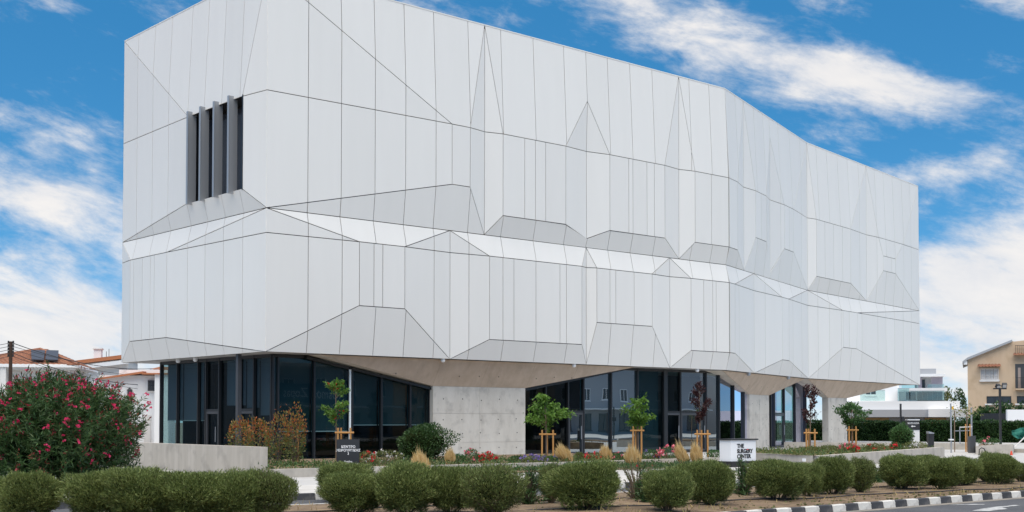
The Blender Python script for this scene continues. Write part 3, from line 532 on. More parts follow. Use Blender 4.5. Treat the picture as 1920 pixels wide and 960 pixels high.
def lumpy(nb=14, amp=0.16, seed=0, k=7):
    r = np.random.default_rng(seed); c = r.normal(size=(nb, 3)); c /= np.linalg.norm(c, axis=1, keepdims=True); a = r.uniform(-0.6, 1.0, nb)*amp
    return lambda d: 1+np.sum(a*np.exp(-(1-d@c.T)*k), axis=1)
def sphere_dirs(n, zmin=-0.75):
    d = rng.normal(size=(int(n*1.9), 3)); d /= np.linalg.norm(d, axis=1, keepdims=True); d = d[d[:, 2] > zmin]; return d[:n]
def core_mesh(name, fn, rx, ry, rz, cz, k, mat, parent):
    bm = bmesh.new(); bmesh.ops.create_icosphere(bm, subdivisions=3, radius=1)
    co = np.array([v.co[:] for v in bm.verts]); f = fn(co)
    for v, c, g in zip(bm.verts, co, f): v.co = Vector((c[0]*rx*g*k, c[1]*ry*g*k, c[2]*rz*g*k+cz))
    me = bpy.data.meshes.new(name); bm.to_mesh(me); bm.free(); me.materials.append(MATS[mat]); return link(bpy.data.objects.new(name, me), parent)
# fine-leaved clipped bush, unit size: radius 1, height 2 (scaled when placed)
def make_bush(seed, n=26000, leaf='leaf_bush', leggy=0.0):
    fn = lumpy(110, 0.24, seed, 34); d = sphere_dirs(n, -0.92); f = fn(d); r = f*rng.uniform(0.74, 1.05, len(d))**0.8
    taper = np.where(d[:, 2] < 0, 1-0.04*(-d[:, 2])-leggy*0.35*(-d[:, 2]), 1.0+0.06*d[:, 2])
    P = np.stack([d[:, 0]*r*taper, d[:, 1]*r*taper, d[:, 2]*r*0.84+1.06], 1)
    sq = np.maximum(np.abs(d[:, 2]), 0); P[:, 2] -= 0.10*np.maximum(0, d[:, 2])**6; q_ = rng.random(len(P)) < 0.06; P[q_] += d[q_]*0.10
    D = d*0.75+np.array([0, 0, 0.85])+rng.normal(size=d.shape)*0.5
    root = empty('bush')
    L = rng.uniform(0.08, 0.17, len(d)); midx = (rng.random(len(d)) < 0.05+leggy*0.25).astype(int)
    leaf_mesh('foliage', P, D, L, rng.uniform(0.015, 0.028, len(d)), leaf, root, mats=[leaf, 'leaf_bush_dry'], midx=midx)
    co = lambda dd: fn(dd)*np.where(dd[:, 2] < 0, 1-0.1*(-dd[:, 2])-leggy*0.4*(-dd[:, 2]), 1.0)
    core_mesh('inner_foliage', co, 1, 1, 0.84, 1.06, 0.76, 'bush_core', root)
    st = MB(); rr = random.Random(seed)
    for k in range(16+int(leggy*22)):
        a = rr.uniform(0, 6.28); q = rr.uniform(0.35, 0.85); h = rr.uniform(0.5, 0.9); st.tube([(0.10*math.cos(a), 0.10*math.sin(a), -0.05), (q*0.55*math.cos(a+.2), q*0.55*math.sin(a+.2), h*0.5), (q*math.cos(a), q*math.sin(a), h)], [0.035, 0.025, 0.014], 4, False)
    st.build('stems', 'twig', root); return root
def kids(o): return [c for c in bpy.data.objects if c.parent == o]
PROTO_KIDS = {}
def copy_thing(root, loc, scale, rz, label, group, name=None, cat=None):
    ks = PROTO_KIDS.setdefault(root.name, kids(root))
    r = root.copy(); r.name = name or root.name.split('.')[0]; COL.objects.link(r); r.location = loc; r.scale = scale; r.rotation_euler = (0, 0, rz); tag(r, label, cat, group)
    for c in ks: k = c.copy(); COL.objects.link(k); k.parent = r
    return r
def drop(root):
    for c in PROTO_KIDS.get(root.name, kids(root)): bpy.data.objects.remove(c)
    bpy.data.objects.remove(root)
BUSH = [make_bush(s) for s in (1, 2, 3, 4, 5)]+[make_bush(6, 17000, leggy=1.0), make_bush(7, 12000, leggy=1.2)]
# photo column, base row, top row, width in columns, shape, label
BUSHES = [
 (60, 978, 886, 100, 0, 'rounded clipped bush below the oleander, near the left edge'), (-22, 975, 896, 90, 2, 'clipped bush cut off by the left edge of the picture'),
 (194, 978, 882, 112, 1, 'clipped bush at the left end of the long joined hedge below the oleander'), (272, 980, 881, 126, 3, 'clipped bush second from the left in the long joined hedge'),
 (365, 980, 882, 130, 4, 'clipped bush third from the left in the long joined hedge'), (443, 978, 884, 100, 0, 'clipped bush near the right end of the long joined hedge'), (505, 976, 886, 90, 5, 'leggy thinning bush at the right end of the long joined hedge'),
 (648, 930, 868, 96, 2, 'flat-topped bush standing behind another below the black board sign'), (664, 968, 886, 104, 1, 'round bush in front below the black board sign'),
 (760, 970, 872, 106, 3, 'round bush below the dark green shrub'), (845, 968, 872, 84, 4, 'bush just right of the round one below the dark shrub'), (922, 972, 876, 104, 5, 'leggy bush with bare brown stems below the big concrete pier'),
 (1033, 946, 871, 54, 6, 'thin twiggy bush half hidden behind the largest median bush'), (1097, 958, 866, 118, 0, 'largest round bush, below the left staked tree'),
 (1249, 961, 879, 80, 2, 'low round bush in front of the blond grass clumps'), (1296, 940, 867, 70, 4, 'bush standing at the back below the blond grasses'), (1330, 950, 867, 84, 3, 'tall round bush left of the glossy oleander below the letter sign'),
 (1456, 940, 862, 90, 1, 'round bush just right of the white letter sign'), (1513, 934, 867, 52, 4, 'smaller bush tucked behind the one right of the letter sign'), (1560, 930, 857, 68, 0, 'round bush below the corner of the rising planter wall'),
 (1612, 926, 861, 52, 5, 'narrow leggy bush below the planter wall'), (1690, 920, 853, 78, 2, 'round bush below the planter shrub and black arrow sign'), (1738, 905, 852, 60, 4, 'bush at the back below the end of the planter wall'),
 (1762, 919, 860, 68, 3, 'low round bush below the end of the planter wall'), (1803, 914, 856, 58, 1, 'dark round bush left of the last one on the median'), (1868, 910, 850, 64, 0, 'last round bush, below the short square planter'), (1846, 906, 866, 36, 6, 'thin twiggy bush beside the last round one'), (1912, 906, 866, 34, 6, 'grey twiggy bush at the right edge')]
for i, (px, yb, yt, wpx, k, lab) in enumerate(BUSHES):
    d = (1.70-0.13)*FPX/(yb-788.6); d += 0.3; h = zat(yt, d)-0.13; r_ = wpx/2*d/FPX
    copy_thing(BUSH[k], at(px, d, 0.13), (r_*1.03, r_*random.uniform(0.95, 1.08), h/1.96), random.uniform(0, 6.28), lab, 'clipped bushes on the median', 'bush', 'bush')
for b in BUSH: drop(b)
# oleander: upright canes with long narrow leaves and pink flower clusters
def oleander(name, label, loc, rx, ry, h, n, leaf_l, flowers, buds, seed, group=None, leaf='leaf_oleander'):
    root = empty(name, loc); tag(root, label, 'shrub', group); r = np.random.default_rng(seed); fn = lumpy(34, 0.36, seed, 9)
    nc = max(30, n//30); d = sphere_dirs(nc, -0.98); rr = fn(d)*r.uniform(0.12, 1.0, len(d))**0.40
    tp = 1.10-.22*np.maximum(0, d[:, 2]*rr*.5+.5); T = np.stack([d[:, 0]*rx*rr*tp, d[:, 1]*ry*rr*tp, np.maximum(r.uniform(0.06, .2, len(d))*h, (d[:, 2]*rr*0.50+0.50)*h)], 1)
    out_ = r.random(len(d)) < .16; rr = np.where(out_ & (d[:, 2] > -.2), rr*1.16, rr); T[:, 2] += np.where(out_ & (d[:, 2] > 0), .10*h*r.random(len(d)), 0); T[:, :2] *= np.where(out_, 1.08, 1.0)[:, None]
    outw = d*0.7+np.array([0, 0, 0.75])+r.normal(size=d.shape)*0.25; outw /= np.linalg.norm(outw, axis=1, keepdims=True)
    per = n//len(d); idx = np.repeat(np.arange(len(d)), per); along = r.uniform(0, 1, len(idx)); P = T[idx]-outw[idx]*(along[:, None]*leaf_l*3.0)
    D = outw[idx]*0.55+r.normal(size=(len(idx), 3))*0.6; Ls = leaf_l*r.uniform(0.65, 1.15, len(idx))
    leaf_mesh('foliage', P, D, Ls, Ls*0.17, leaf, root)
    st = MB()
    for k in range(0, len(d), max(1, len(d)//70)): b = T[k]; st.tube([(b[0]*.12, b[1]*.12, 0), (b[0]*.5, b[1]*.5, b[2]*.6), tuple(b)], [0.02, 0.014, 0.006], 4, False)
    st.build('stems', 'twig', root)
    if flowers:
        sel = r.permutation(np.nonzero((d[:, 2] > -0.7) & (rr > 0.6))[0])[:flowers]; FP_, FD, FL = [], [], []
        for s in sel:
            for q in range(r.integers(2, 5)):
                c = T[s]+outw[s]*0.05+r.normal(size=3)*0.045
                for k in range(5): FP_.append(c); FD.append(r.normal(size=3)*0.8+outw[s]*0.5); FL.append(0.052)
        leaf_mesh('flowers', FP_, FD, np.array(FL), np.array(FL)*0.95, flowers_mat(name), root)['kind'] = 'stuff'
    if buds:
        sel = r.permutation(len(d))[:buds]; idx = np.repeat(sel, 5); P = T[idx]+r.normal(size=(len(idx), 3))*0.05; leaf_mesh('buds', P, outw[idx]+r.normal(size=(len(idx), 3))*0.4, 0.09, 0.034, 'leaf_red_bud', root)['kind'] = 'stuff'
    return root
def flowers_mat(name): return 'petal_pink'
c = at(100, 31.5, 0.12); oleander('oleander_shrub', 'big oleander shrub covered in pink flowers at the left edge', c, 2.15, 1.9, zat(687, 31.5)-0.12, 70000, 0.165, 330, 620, 11)
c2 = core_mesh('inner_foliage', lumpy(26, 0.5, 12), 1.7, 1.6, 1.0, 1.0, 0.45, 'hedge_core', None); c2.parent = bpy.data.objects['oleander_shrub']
for px, yb, yt, wpx, lab, sd in ((990, 948, 872, 62, 'dark broad-leaved oleander between two clipped bushes below the pier', 21), (1212, 945, 878, 46, 'small narrow-leaved oleander left of the low round bush', 22), (1393, 930, 864, 40, 'glossy oleander below the white letter sign', 23), (1640, 906, 872, 32, 'small glossy oleander in the gap below the planter wall', 24), (1275, 905, 868, 70, 'leafy green shrub showing above the bushes below the blond grass', 25)):
    d = 1.57*FPX/(yb-788.6)+0.2; oleander('oleander_shrub', lab, at(px, d, 0.13), wpx/2*d/FPX, wpx/2*d/FPX, zat(yt, d)-0.13, 1500, 0.13, 0, 0, sd, 'small oleanders on the median')
d = 1.57*FPX/(938-788.6); oleander('grey_shrub', 'pale grey-green twiggy shrub beside the small oleander', at(1192, d, 0.13), 0.36, 0.36, 0.75, 1700, 0.05, 0, 0, 26, None, 'leaf_olive')

# young staked trees
def staked_tree(name, label, px, d, zb, ytop, ylow, wpx, leaf, n, ll, seed, ystake, stakes=(-14, 0, 12), shape='round', droop=0.2, buds=None):
    p = at(px, d, zb); root = empty(name, p); tag(root, label, 'tree', 'young trees in the planters'); r = np.random.default_rng(seed); rr = random.Random(seed)
    zt = zat(ytop, d)-zb; zl = zat(ylow, d)-zb; rx = wpx/2*d/FPX; cz = (zt+zl)/2; hz = (zt-zl)/2
    tk = MB(); lean = rr.uniform(-.04, .04); tk.tube([(0, 0, 0), (lean*.3, 0.01, zl*.5), (lean, 0, zl+.1), (lean*1.5, .02, cz+hz*.45)], [0.028, 0.024, 0.018, 0.008], 6)
    tips = []
    nb = 15
    for k in range(nb):
        a = k*2.399+rr.uniform(-.3, .3); u = rr.uniform(-0.95, 1.0); rad = rx*math.sqrt(max(0.05, 1-u*u))*rr.uniform(0.5, 1.3)
        if shape == 'up': rad *= 0.85
        q = Vector((rad*math.cos(a), rad*math.sin(a), cz+u*hz)); s0 = Vector((lean, 0, max(zl*0.85, cz+u*hz-rr.uniform(.25, .5)*hz*1.4))); mid = (q+s0)/2+Vector((0, 0, 0.06))
        tk.tube([s0, mid, q], [0.010, 0.007, 0.003], 4, False); tips.append((s0, mid, q))
    tk.build('trunk', 'bark', root)
    P, D = [], []
    for k in range(n):
        s0, mid, q = tips[k % nb]; t = r.uniform(0.25, 1.05); b = (s0.lerp(mid, t*2) if t < .5 else mid.lerp(q, (t-.5)*2)); P.append(np.array(b)+r.normal(size=3)*0.045*rx*2)
        o = np.array(q-s0); o /= np.linalg.norm(o)+1e-6; D.append(o*0.5+r.normal(size=3)*0.6-np.array([0, 0, droop]))
    Ls = ll*r.uniform(0.6, 1.2, n); leaf_mesh('crown', P, D, Ls, Ls*0.45, leaf, root)
    if buds: idx = r.integers(0, n, 40); leaf_mesh('buds', np.array(P)[idx], r.normal(size=(40, 3)), 0.08, 0.06, buds, root)['kind'] = 'stuff'
    fr = MB(); hs = zat(ystake, d)-zb; xs = [s*d/FPX for s in stakes]
    loc = [RT*x+FH*(0.12 if i == 1 else -0.12) for i, x in enumerate(xs)]
    for q in loc: MB().tube([(q.x, q.y, -.1), (q.x*0.97, q.y*.97, hs)], 0.034, 8).build('stake', 'stake', root)
    a, b = loc[0], loc[-1]; e = (b-a).normalized()*0.1; zz = hs-0.16
    MB().tube([(a.x-e.x, a.y-e.y, zz), (b.x+e.x, b.y+e.y, zz)], 0.034, 8).build('cross_rail', 'stake', root)
    MB().tube([(a.x*.5, a.y*.5, zz), (lean, 0, zz+.02), (b.x*.5, b.y*.5, zz)], 0.01, 5).build('tie', 'net_green', root)
    return root
staked_tree('young_tree', 'staked young tree with bright leaves against the glass right of the big pier', 1025, 46.5, 0.29, 741, 796, 76, 'leaf_young', 1500, 0.16, 31, 806, (-9, 1, 12), droop=.5)
staked_tree('young_tree', 'staked round young tree left of the dark purple one', 1197, 47.0, 0.29, 745, 797, 58, 'leaf_young', 1200, 0.15, 32, 799, (-11, -5, 5), droop=.35)
staked_tree('plum_tree', 'dark purple-leaved staked tree left of the letter sign', 1312, 48.5, 0.29, 714, 786, 42, 'leaf_plum', 1500, 0.10, 33, 806, (-6, 4, 14), 'up')
staked_tree('plum_tree', 'dark purple-leaved staked tree between the two right concrete piers', 1519, 49.5, 0.47, 722, 792, 46, 'leaf_plum', 800, 0.11, 34, 804, (-9, -2, 7), 'up', droop=-.2)
staked_tree('young_tree', 'staked broad-crowned young tree before the rightmost concrete pier', 1597, 52.0, 0.47, 754, 793, 60, 'leaf_mid', 1200, 0.15, 35, 799, (-7, 2, 6), droop=.15)
staked_tree('young_tree', 'feathery staked young tree with orange seed tips behind the black board sign', 631, 42.0, 0.29, 714, 788, 54, 'leaf_young', 1900, 0.09, 36, 802, (4, 8, 28), droop=.3, buds='petal_red')

# bushy plants in the beds
def leafy(name, label, cat, px, d, zb, ytop, wpx, leaf, n, ll, seed, asp=0.42, flower=None, nf=0, fs=0.05, group=None, core=None, upright=0.6, stem=True, offs=0.0, fz=0.55, lump=(18, .26, 7)):
    p = at(px, d, zb); root = empty(name, p); tag(root, label, cat, group); r = np.random.default_rng(seed); h = zat(ytop, d)-zb; rx = wpx/2*d/FPX; fn = lumpy(lump[0], lump[1], seed, lump[2])
    dd = sphere_dirs(n, -0.85); rr = fn(dd)*r.uniform(0.35, 1.0, len(dd))**0.45; P = np.stack([dd[:, 0]*rx*rr, dd[:, 1]*rx*rr*0.8, np.maximum(0.02, (dd[:, 2]*rr*.5+.5)*h)], 1)
    P[:, 0] += offs*P[:, 2]
    D = dd*0.5+np.array([0, 0, upright])+r.normal(size=dd.shape)*0.5; Ls = ll*r.uniform(.6, 1.2, len(dd)); lv = (P[:, 2]/h+r.normal(size=len(P))*.16 < .52).astype(int) if leaf == 'leaf_photinia' else None
    leaf_mesh('foliage', P, D, Ls, Ls*asp, leaf, root, mats=[leaf, 'leaf_olive'] if lv is not None else None, midx=lv)
    if stem:
        s = MB()
        for k in range(14): q = P[r.integers(0, len(P))]; s.tube([(q[0]*.15, q[1]*.15, -.03), (q[0]*.6, q[1]*.6, q[2]*.55), tuple(q)], [.012, .009, .004], 4, False)
        s.build('stems', 'twig', root)
    if core: core_mesh('inner_foliage', fn, rx, rx*.8, h/2, h/2, 0.72, core, root)
    if flower:
        FP_, FD = [], []
        cand = np.nonzero((dd[:, 2] > fz-1) & (rr > .55))[0]
        for s in r.choice(cand, min(nf, len(cand)), replace=False):
            for k in range(7): FP_.append(P[s]+dd[s]*.05+r.normal(size=3)*fs*.25); FD.append(r.normal(size=3)+np.array([0, -.2, .4]))
        leaf_mesh('flowers', FP_, FD, fs, fs*.9, flower, root)['kind'] = 'stuff'
    return root
for px, d, yt, wpx, sd, lab in ((452, 43.5, 786, 46, 41, 'orange-tipped photinia just left of the dark steel post'), (487, 42.5, 788, 42, 42, 'orange-tipped photinia just right of the dark steel post'), (522, 41.0, 788, 50, 43, 'bushy orange photinia at the end of the tall terrace wall'), (555, 40.5, 779, 40, 44, 'slim orange-topped photinia on a tan stem, right end of its row')):
    o = leafy('photinia_shrub', lab, 'shrub', px, d, 0.29, yt, wpx, 'leaf_photinia', 1000, 0.095, sd, 0.5, lump=(30, .5, 14), group='photinia shrubs beside the terrace wall')
    if px == 555: MB().tube([(0, -.1, 0), (.03, -.1, .5), (.02, -.08, 1.1)], .018, 6).build('trunk', 'stake', o)
    leafy_low = None
leafy('evergreen_shrub', 'dense dark green shrub leaning right in front of the big pier', 'shrub', 784, 44.0, 0.29, 796, 86, 'leaf_dark', 6500, 0.085, 45, 0.5, core='bush_core', offs=0.25, lump=(40, .5, 22))
leafy('evergreen_shrub', 'round green shrub left of the black arrow sign', 'shrub', 1690, 55.0, 0.5, 796, 50, 'leaf_mid', 3600, 0.085, 46, 0.4, core='bush_core', lump=(40, .4, 22))
# blond feather grass
def tuft(label, px, d, zb, ytop, wpx, seed, lean=0.25):
    root = empty('feather_grass', at(px, d, zb)); tag(root, label, 'grass', 'blond feather grasses in the planting beds'); r = np.random.default_rng(seed); h = zat(ytop, d)-zb; rx = wpx/2*d/FPX
    n = 850; a = r.uniform(0, 6.283, n); q = np.sqrt(r.uniform(0, 1, n)); b = np.stack([np.cos(a)*q*rx*.55, np.sin(a)*q*rx*.55, np.zeros(n)], 1)
    D = np.stack([np.cos(a)*q*rx*.38+lean*RT.x*h*-.55, np.sin(a)*q*rx*.38+lean*RT.y*h*-.55, np.full(n, h)*r.uniform(.9, 1.2, n)], 1); Ls = np.linalg.norm(D, axis=1)*(1.22-.62*q)*r.uniform(.75, 1.02, n)
    leaf_mesh('blades', b, D+r.normal(size=(n, 3))*.05, Ls, 0.026, 'grass_blond', root, fold=0.02)
    m = 160; a = r.uniform(0, 6.283, m); D = np.stack([np.cos(a), np.sin(a), np.full(m, 1.3)], 1); leaf_mesh('lower_leaves', np.zeros((m, 3)), D, h*.45, .02, 'leaf_olive', root, fold=.05)
for px, d, zb, yt, wpx, sd, ln, lab in ((795, 37.5, .15, 845, 42, 51, .5, 'blond grass tuft in front of the dark shrub, leftmost of the grasses'), (845, 41, .29, 843, 26, 52, .1, 'small blond grass tuft at the foot of the big pier'), (1064, 44, .29, 834, 40, 53, .9, 'wind-swept blond grass tuft below the left staked tree'), (1138, 44.5, .25, 836, 32, 54, .3, 'blond grass tuft beside red flowers below the door'), (1188, 42.5, .15, 836, 44, 55, .2, 'largest blond grass tuft at the foot of the round young tree'), (1285, 44, .15, 832, 30, 56, .7, 'left of the twin blond grass tufts before the purple tree'), (1308, 44.3, .15, 832, 28, 57, .3, 'right of the twin blond grass tufts before the purple tree')): tuft(lab, px, d, zb, yt, wpx, sd, ln)
# flowers
FL = [(690, 39.5, .2, 847, 40, 'leaf_olive', 'petal_red', 26, .05, 'red flowers beside the black board sign'), (722, 41, .29, 846, 70, 'leaf_olive', 'petal_white', 46, .045, 'airy white flowers in front of the dark window'),
 (596, 37.5, .15, 878, 42, 'leaf_mid', 'petal_pink', 8, .05, 'low green plant with pink dots before the low wall'), (884, 43, .29, 843, 34, 'leaf_mid', 'petal_rose', 9, .09, 'rose bush with pink blooms at the foot of the big pier'), (915, 43, .29, 850, 34, 'leaf_olive', 'petal_red', 26, .08, 'bright red rose bush at the foot of the big pier'),
 (860, 42, .29, 852, 26, 'leaf_mid', None, 0, .05, 'small leafy plant left of the pink roses'), (972, 43, .29, 856, 40, 'leaf_dark', None, 0, .05, 'low dark plant before the pier edge'), (1000, 42, .25, 855, 56, 'leaf_olive', 'petal_purple', 70, .05, 'purple sage patch left of the first staked tree'), (1033, 44, .29, 856, 26, 'leaf_mid', 'petal_purple', 22, .045, 'small purple sage under the first staked tree'),
 (1086, 46, .29, 848, 16, 'leaf_olive', None, 0, .05, 'small upright plant between two grass tufts'), (1118, 44.5, .29, 851, 44, 'leaf_olive', 'petal_red', 22, .07, 'red rose bush between two blond grass tufts'), (1156, 45, .29, 850, 30, 'leaf_mid', 'petal_rose', 9, .06, 'pink flowers behind the largest grass tuft'), (1222, 46, .29, 843, 36, 'leaf_mid', 'petal_purple', 10, .05, 'green bush with lilac flowers right of the round young tree'),
 (1255, 46, .29, 838, 56, 'leaf_mid', 'petal_rose', 20, .10, 'big rose bush with pink blooms before the grey door post'), (1340, 47, .29, 843, 30, 'leaf_mid', None, 0, .05, 'leafy shrub just left of the letter sign'), (1208, 40.5, .14, 868, 110, 'leaf_dark', 'petal_red', 4, .05, 'low dark groundcover along the planter wall'),
 (1100, 40.5, .14, 866, 100, 'leaf_mid', None, 0, .05, 'low groundcover below the wind-swept grass'), (1520, 48.5, .47, 838, 34, 'leaf_olive', None, 0, .05, 'plants round the stakes of the right purple tree'), (1556, 50, .47, 836, 44, 'leaf_olive', 'petal_white', 6, .04, 'leafy pale plants before the rightmost pier'),
 (1590, 50, .47, 832, 36, 'leaf_olive', 'petal_rose', 18, .09, 'pink rose bush at the foot of the rightmost pier'), (1600, 49, .47, 838, 24, 'leaf_olive', 'petal_red', 12, .09, 'red roses at the foot of the rightmost pier'), (1640, 52, .5, 832, 44, 'leaf_olive', 'petal_red', 9, .08, 'rose bush with red blooms in the rising planter'), (1678, 53, .5, 830, 22, 'leaf_mid', 'petal_red', 16, .08, 'red roses left of the round shrub'),
 (1715, 54, .5, 829, 52, 'leaf_olive', 'petal_white', 8, .05, 'pale leafy plants in front of the white sign post'), (1851, 61.5, .5, 822, 46, 'leaf_mid', 'petal_rose', 5, .09, 'rose bush with two pink blooms in the short square planter'), (1432, 46, .2, 858, 14, 'leaf_olive', None, 0, .05, 'tiny weed at the foot of the middle pier')]
for i, (px, d, zb, yt, wpx, lf, fl, nf, fs, lab) in enumerate(FL): leafy('flowering_plant' if fl else 'leafy_plant', lab, 'plant', px, d, zb, yt, wpx, lf, 420+wpx*6, 0.065, 100+i, 0.4, fl, max(2, int(nf*.7)), fs, 'plants in the beds', upright=.7)
# low green cover filling the beds
def cover(name, label, poly, z, n, mats, seed):
    r = np.random.default_rng(seed); xs = [q[0] for q in poly]; ys = [q[1] for q in poly]; P = []
    while len(P) < n:
        x_, y_ = r.uniform(min(xs), max(xs)), r.uniform(min(ys), max(ys)); ins_ = False
        for i in range(len(poly)):
            (x1, y1), (x2, y2) = poly[i], poly[i-1]
            if (y1 > y_) != (y2 > y_) and x_ < (x2-x1)*(y_-y1)/(y2-y1)+x1: ins_ = not ins_
        if ins_ and math.sin(x_*1.9)+math.sin(y_*2.3+x_*.7) > r.uniform(-2.2, 1.2):
            P.append((x_, y_, z+abs(r.normal())*.07))
    P = np.array(P); Ls = r.uniform(.05, .12, n); tag(leaf_mesh(name, P, np.array([0, 0, .6])+r.normal(size=P.shape)*.6, Ls, Ls*.4, mats[0], mats=mats, midx=r.integers(0, len(mats), n)), label, 'plants', kind='stuff')
cover('ground_cover', 'low mixed green ground cover in the long planter', [(-5.9, -9.9), (5.0, -10.8), (13.2, -10.6), (13.5, -7.0), (4, -5.5), (-5.0, -4.0)], .28, 9000, ['leaf_olive', 'leaf_mid', 'leaf_dark'], 81)
cover('ground_cover', 'low mixed green ground cover in the rising planter', [(12.8, -12.8), (11.6, -15.6), (27.0, -11.0), (27.2, -8.2), (16.5, -8.6)], .46, 6000, ['leaf_olive', 'leaf_mid', 'leaf_olive'], 82)
cover('ground_cover', 'narrow strip of low plants along the foot of the long planter wall', [(-1.0, -11.85), (5.0, -12.4), (9.8, -12.8), (9.8, -11.4), (5.0, -11.3), (-1.0, -10.8)], .15, 5000, ['leaf_mid', 'leaf_dark', 'leaf_olive'], 83)
# dry grass on the median, irrigation hose
n = 9000; T_ = rng.uniform(-14, 30, n); Q_ = rng.uniform(0.0, 1.0, n)*5; P = np.array([(t, KY+.2+(SO.y+SN.y*4.1+ST.y/ST.x*(t-SO.x)-KY-.2)*q/5, 0.12) for t, q in zip(T_, Q_)])
keep = (np.sin(T_*1.7)+np.sin(T_*0.61+Q_*2.1)+np.sin(Q_*3.3+T_*.23)) > rng.uniform(-1.2, 2.2, n); P = P[keep]
tag(leaf_mesh('dry_grass', P, np.array([0, 0, 1.0])+rng.normal(size=P.shape)*0.55, rng.uniform(.05, .17, len(P)), .018, 'grass_dry', fold=.05), 'dry yellow grass scattered over the median soil', 'grass', kind='stuff')
P = np.array([(t, KY+q, 0.14) for t, q in zip(rng.uniform(-12, 26, 1100), rng.uniform(0.2, 3.4, 1100))]); P = np.concatenate([P+rng.normal(size=P.shape)*[.03, .03, .0] for _ in range(3)])
tag(leaf_mesh('leaf_litter', P, rng.normal(size=P.shape)*[1, 1, .15], rng.uniform(.04, .09, len(P)), .035, 'leaf_bush_dry', fold=.1), 'dead leaves lying on the median soil', 'leaf litter', kind='stuff')
for q0, lab in ((-.35, 'black irrigation hose along the front of the median'), (1.6, 'black irrigation hose along the middle of the median')):
    m = MB(); m.tube([sp(t*0.7-10, q0+.13*math.sin(t*.9)+.07*math.sin(t*2.3), .175+.012*math.sin(t*1.3)) for t in range(60)], .014, 6); tag(m.build('irrigation_hose', 'wire', smooth=True), lab, 'hose')

# ------------------------------------------------------------------ signs and street furniture
p = at(1383, 44.2, 0.12); s = empty('letter_sign', p, R(-2)); tag(s, 'white block sign reading THE SURGERY CENTER in dark letters', 'sign')
sc = 44.2/FPX; W_ = 0.62; zb, zt = zat(863, 44.2)-.12, zat(825, 44.2)-.12
MB().box(-W_-.06, W_+.30, -.30, .45, 0, zb-.02).build('plinth', 'sign_black', s); MB().box(-W_, W_+.06, -.22, .28, zb-.02, zt).build('block', 'sign_white', s); MB().box(-W_-.05, W_+.14, -.27, .33, zt, zt+.045).build('cap', 'sign_black', s)
for k, t_ in enumerate(('THE', 'SURGERY', 'CENTER')): text('lettering', t_, .19, 'letter_dark', s, (-.30, -.222, zt-.26-k*.178), (math.pi/2, 0, 0), bold=.006, extrude=.012, spacing=1.0)
MB().box(.185, .275, -.238, -.232, zt-.26-.178+.105, zt-.26-.178+.133).build('letter_accent', 'red', s)
p = at(653.5, 38.5, 0.2); s = empty('board_sign', p, -YAW+R(4)); tag(s, 'black board sign with white Greek lettering in front of the windows', 'sign')
h = zat(823.5, 38.5)-.2; hw = .33; MB().box(-hw, hw, -.04, .04, 0, h).box(-hw-.015, -hw, -.045, .1, 0, h-.01).build('board', 'sign_black', s)
for t_, z_, sz in (('ΚΕΝΤΡΟ', h-.26, .105), ('ΧΕΙΡΟΥΡΓΙΚΗΣ', h-.365, .102), ('3', h-.46, .10), ('Είσοδος', h-.69, .065), ('Διαγνωστικό Κέντρο', h-.755, .06)): text('lettering', t_, sz, 'letter_white', s, (0.0, -.043, z_), (math.pi/2, 0, 0), bold=.002, align='CENTER', extrude=.002)
p = at(1710.5, 57, 0.3); s = empty('arrow_sign', p, -YAW); tag(s, 'black sign box with white arrow on a white post', 'sign'); k = 57/FPX
z = lambda y: zat(y, 57)-.3
MB().box(-10*k, 13*k, .0, .3, -.2, z(806)).build('post', 'bright_white', s); MB().box(-9.5*k, 13*k, -.03, .3, z(805.5), z(788)).build('sign_box', 'sign_black', s); MB().box(-9.5*k, 13.2*k, -.04, .31, z(788), z(785.8)).build('white_band', 'bright_white', s); MB().box(-10*k, 13.5*k, -.05, .32, z(785.8), z(784)).build('cap', 'sign_black', s)
text('lettering', 'ΝΟΣΗΛΕΙΑ', .10, 'letter_white', s, (1*k, -.034, z(795)), (math.pi/2, 0, 0), align='CENTER', extrude=.002, bold=.001)
MB().add([(-3.5*k, -.034, z(799.3)), (-.5*k, -.034, z(797.3)), (-.5*k, -.034, z(798.6)), (5*k, -.034, z(798.6)), (5*k, -.034, z(800)), (-.5*k, -.034, z(800)), (-.5*k, -.034, z(801.3))], [(0, 1, 2, 3, 4, 5, 6)]).build('arrow', 'letter_white', s)
def post(name, label, cat, px, d, ybot, ytop, wd, mat, extra=None, dz=0):
    zb_ = zat(ybot, d); p = at(px, d, zb_); s = empty(name, p, -YAW); tag(s, label, cat); k = d/FPX; z = lambda y: zat(y, d)-zb_
    if wd: MB().box(-wd*k/2, wd*k/2, -wd*k/2, wd*k/2, 0, z(ytop)).build('post', mat, s)
    if extra: extra(s, k, z)
    return s
def ex(s, k, z): MB().box(1.4*k, 5.5*k, -.1, .12, z(790), z(781)).build('signal_head', 'sign_black', s)
post('signal_post', 'black signal post rising behind the round shrub', 'post', 1688.5, 60, 830, 757, 3.0, 'sign_black', ex)
def ex(s, k, z): MB().prism([(-5*k, -.15), (5*k, -.15), (5*k, .15), (-5*k, .15)], 0, [z(810), z(813), z(813), z(810)]).build('body', 'sign_black', s); MB().prism([(-5.2*k, -.17), (5.2*k, -.17), (5.2*k, .17), (-5.2*k, .17)], z(813), [z(808.5), z(811.5), z(811.5), z(808.5)]).build('lid', 'galv', s); MB().box(-4*k, 0.5*k, -.158, -.15, z(820), z(814)).build('slot', 'frame', s)
post('litter_bin', 'dark slant-topped litter bin left of the grey barrier posts', 'bin', 1743.5, 58, 839, 0, 0, '', ex)
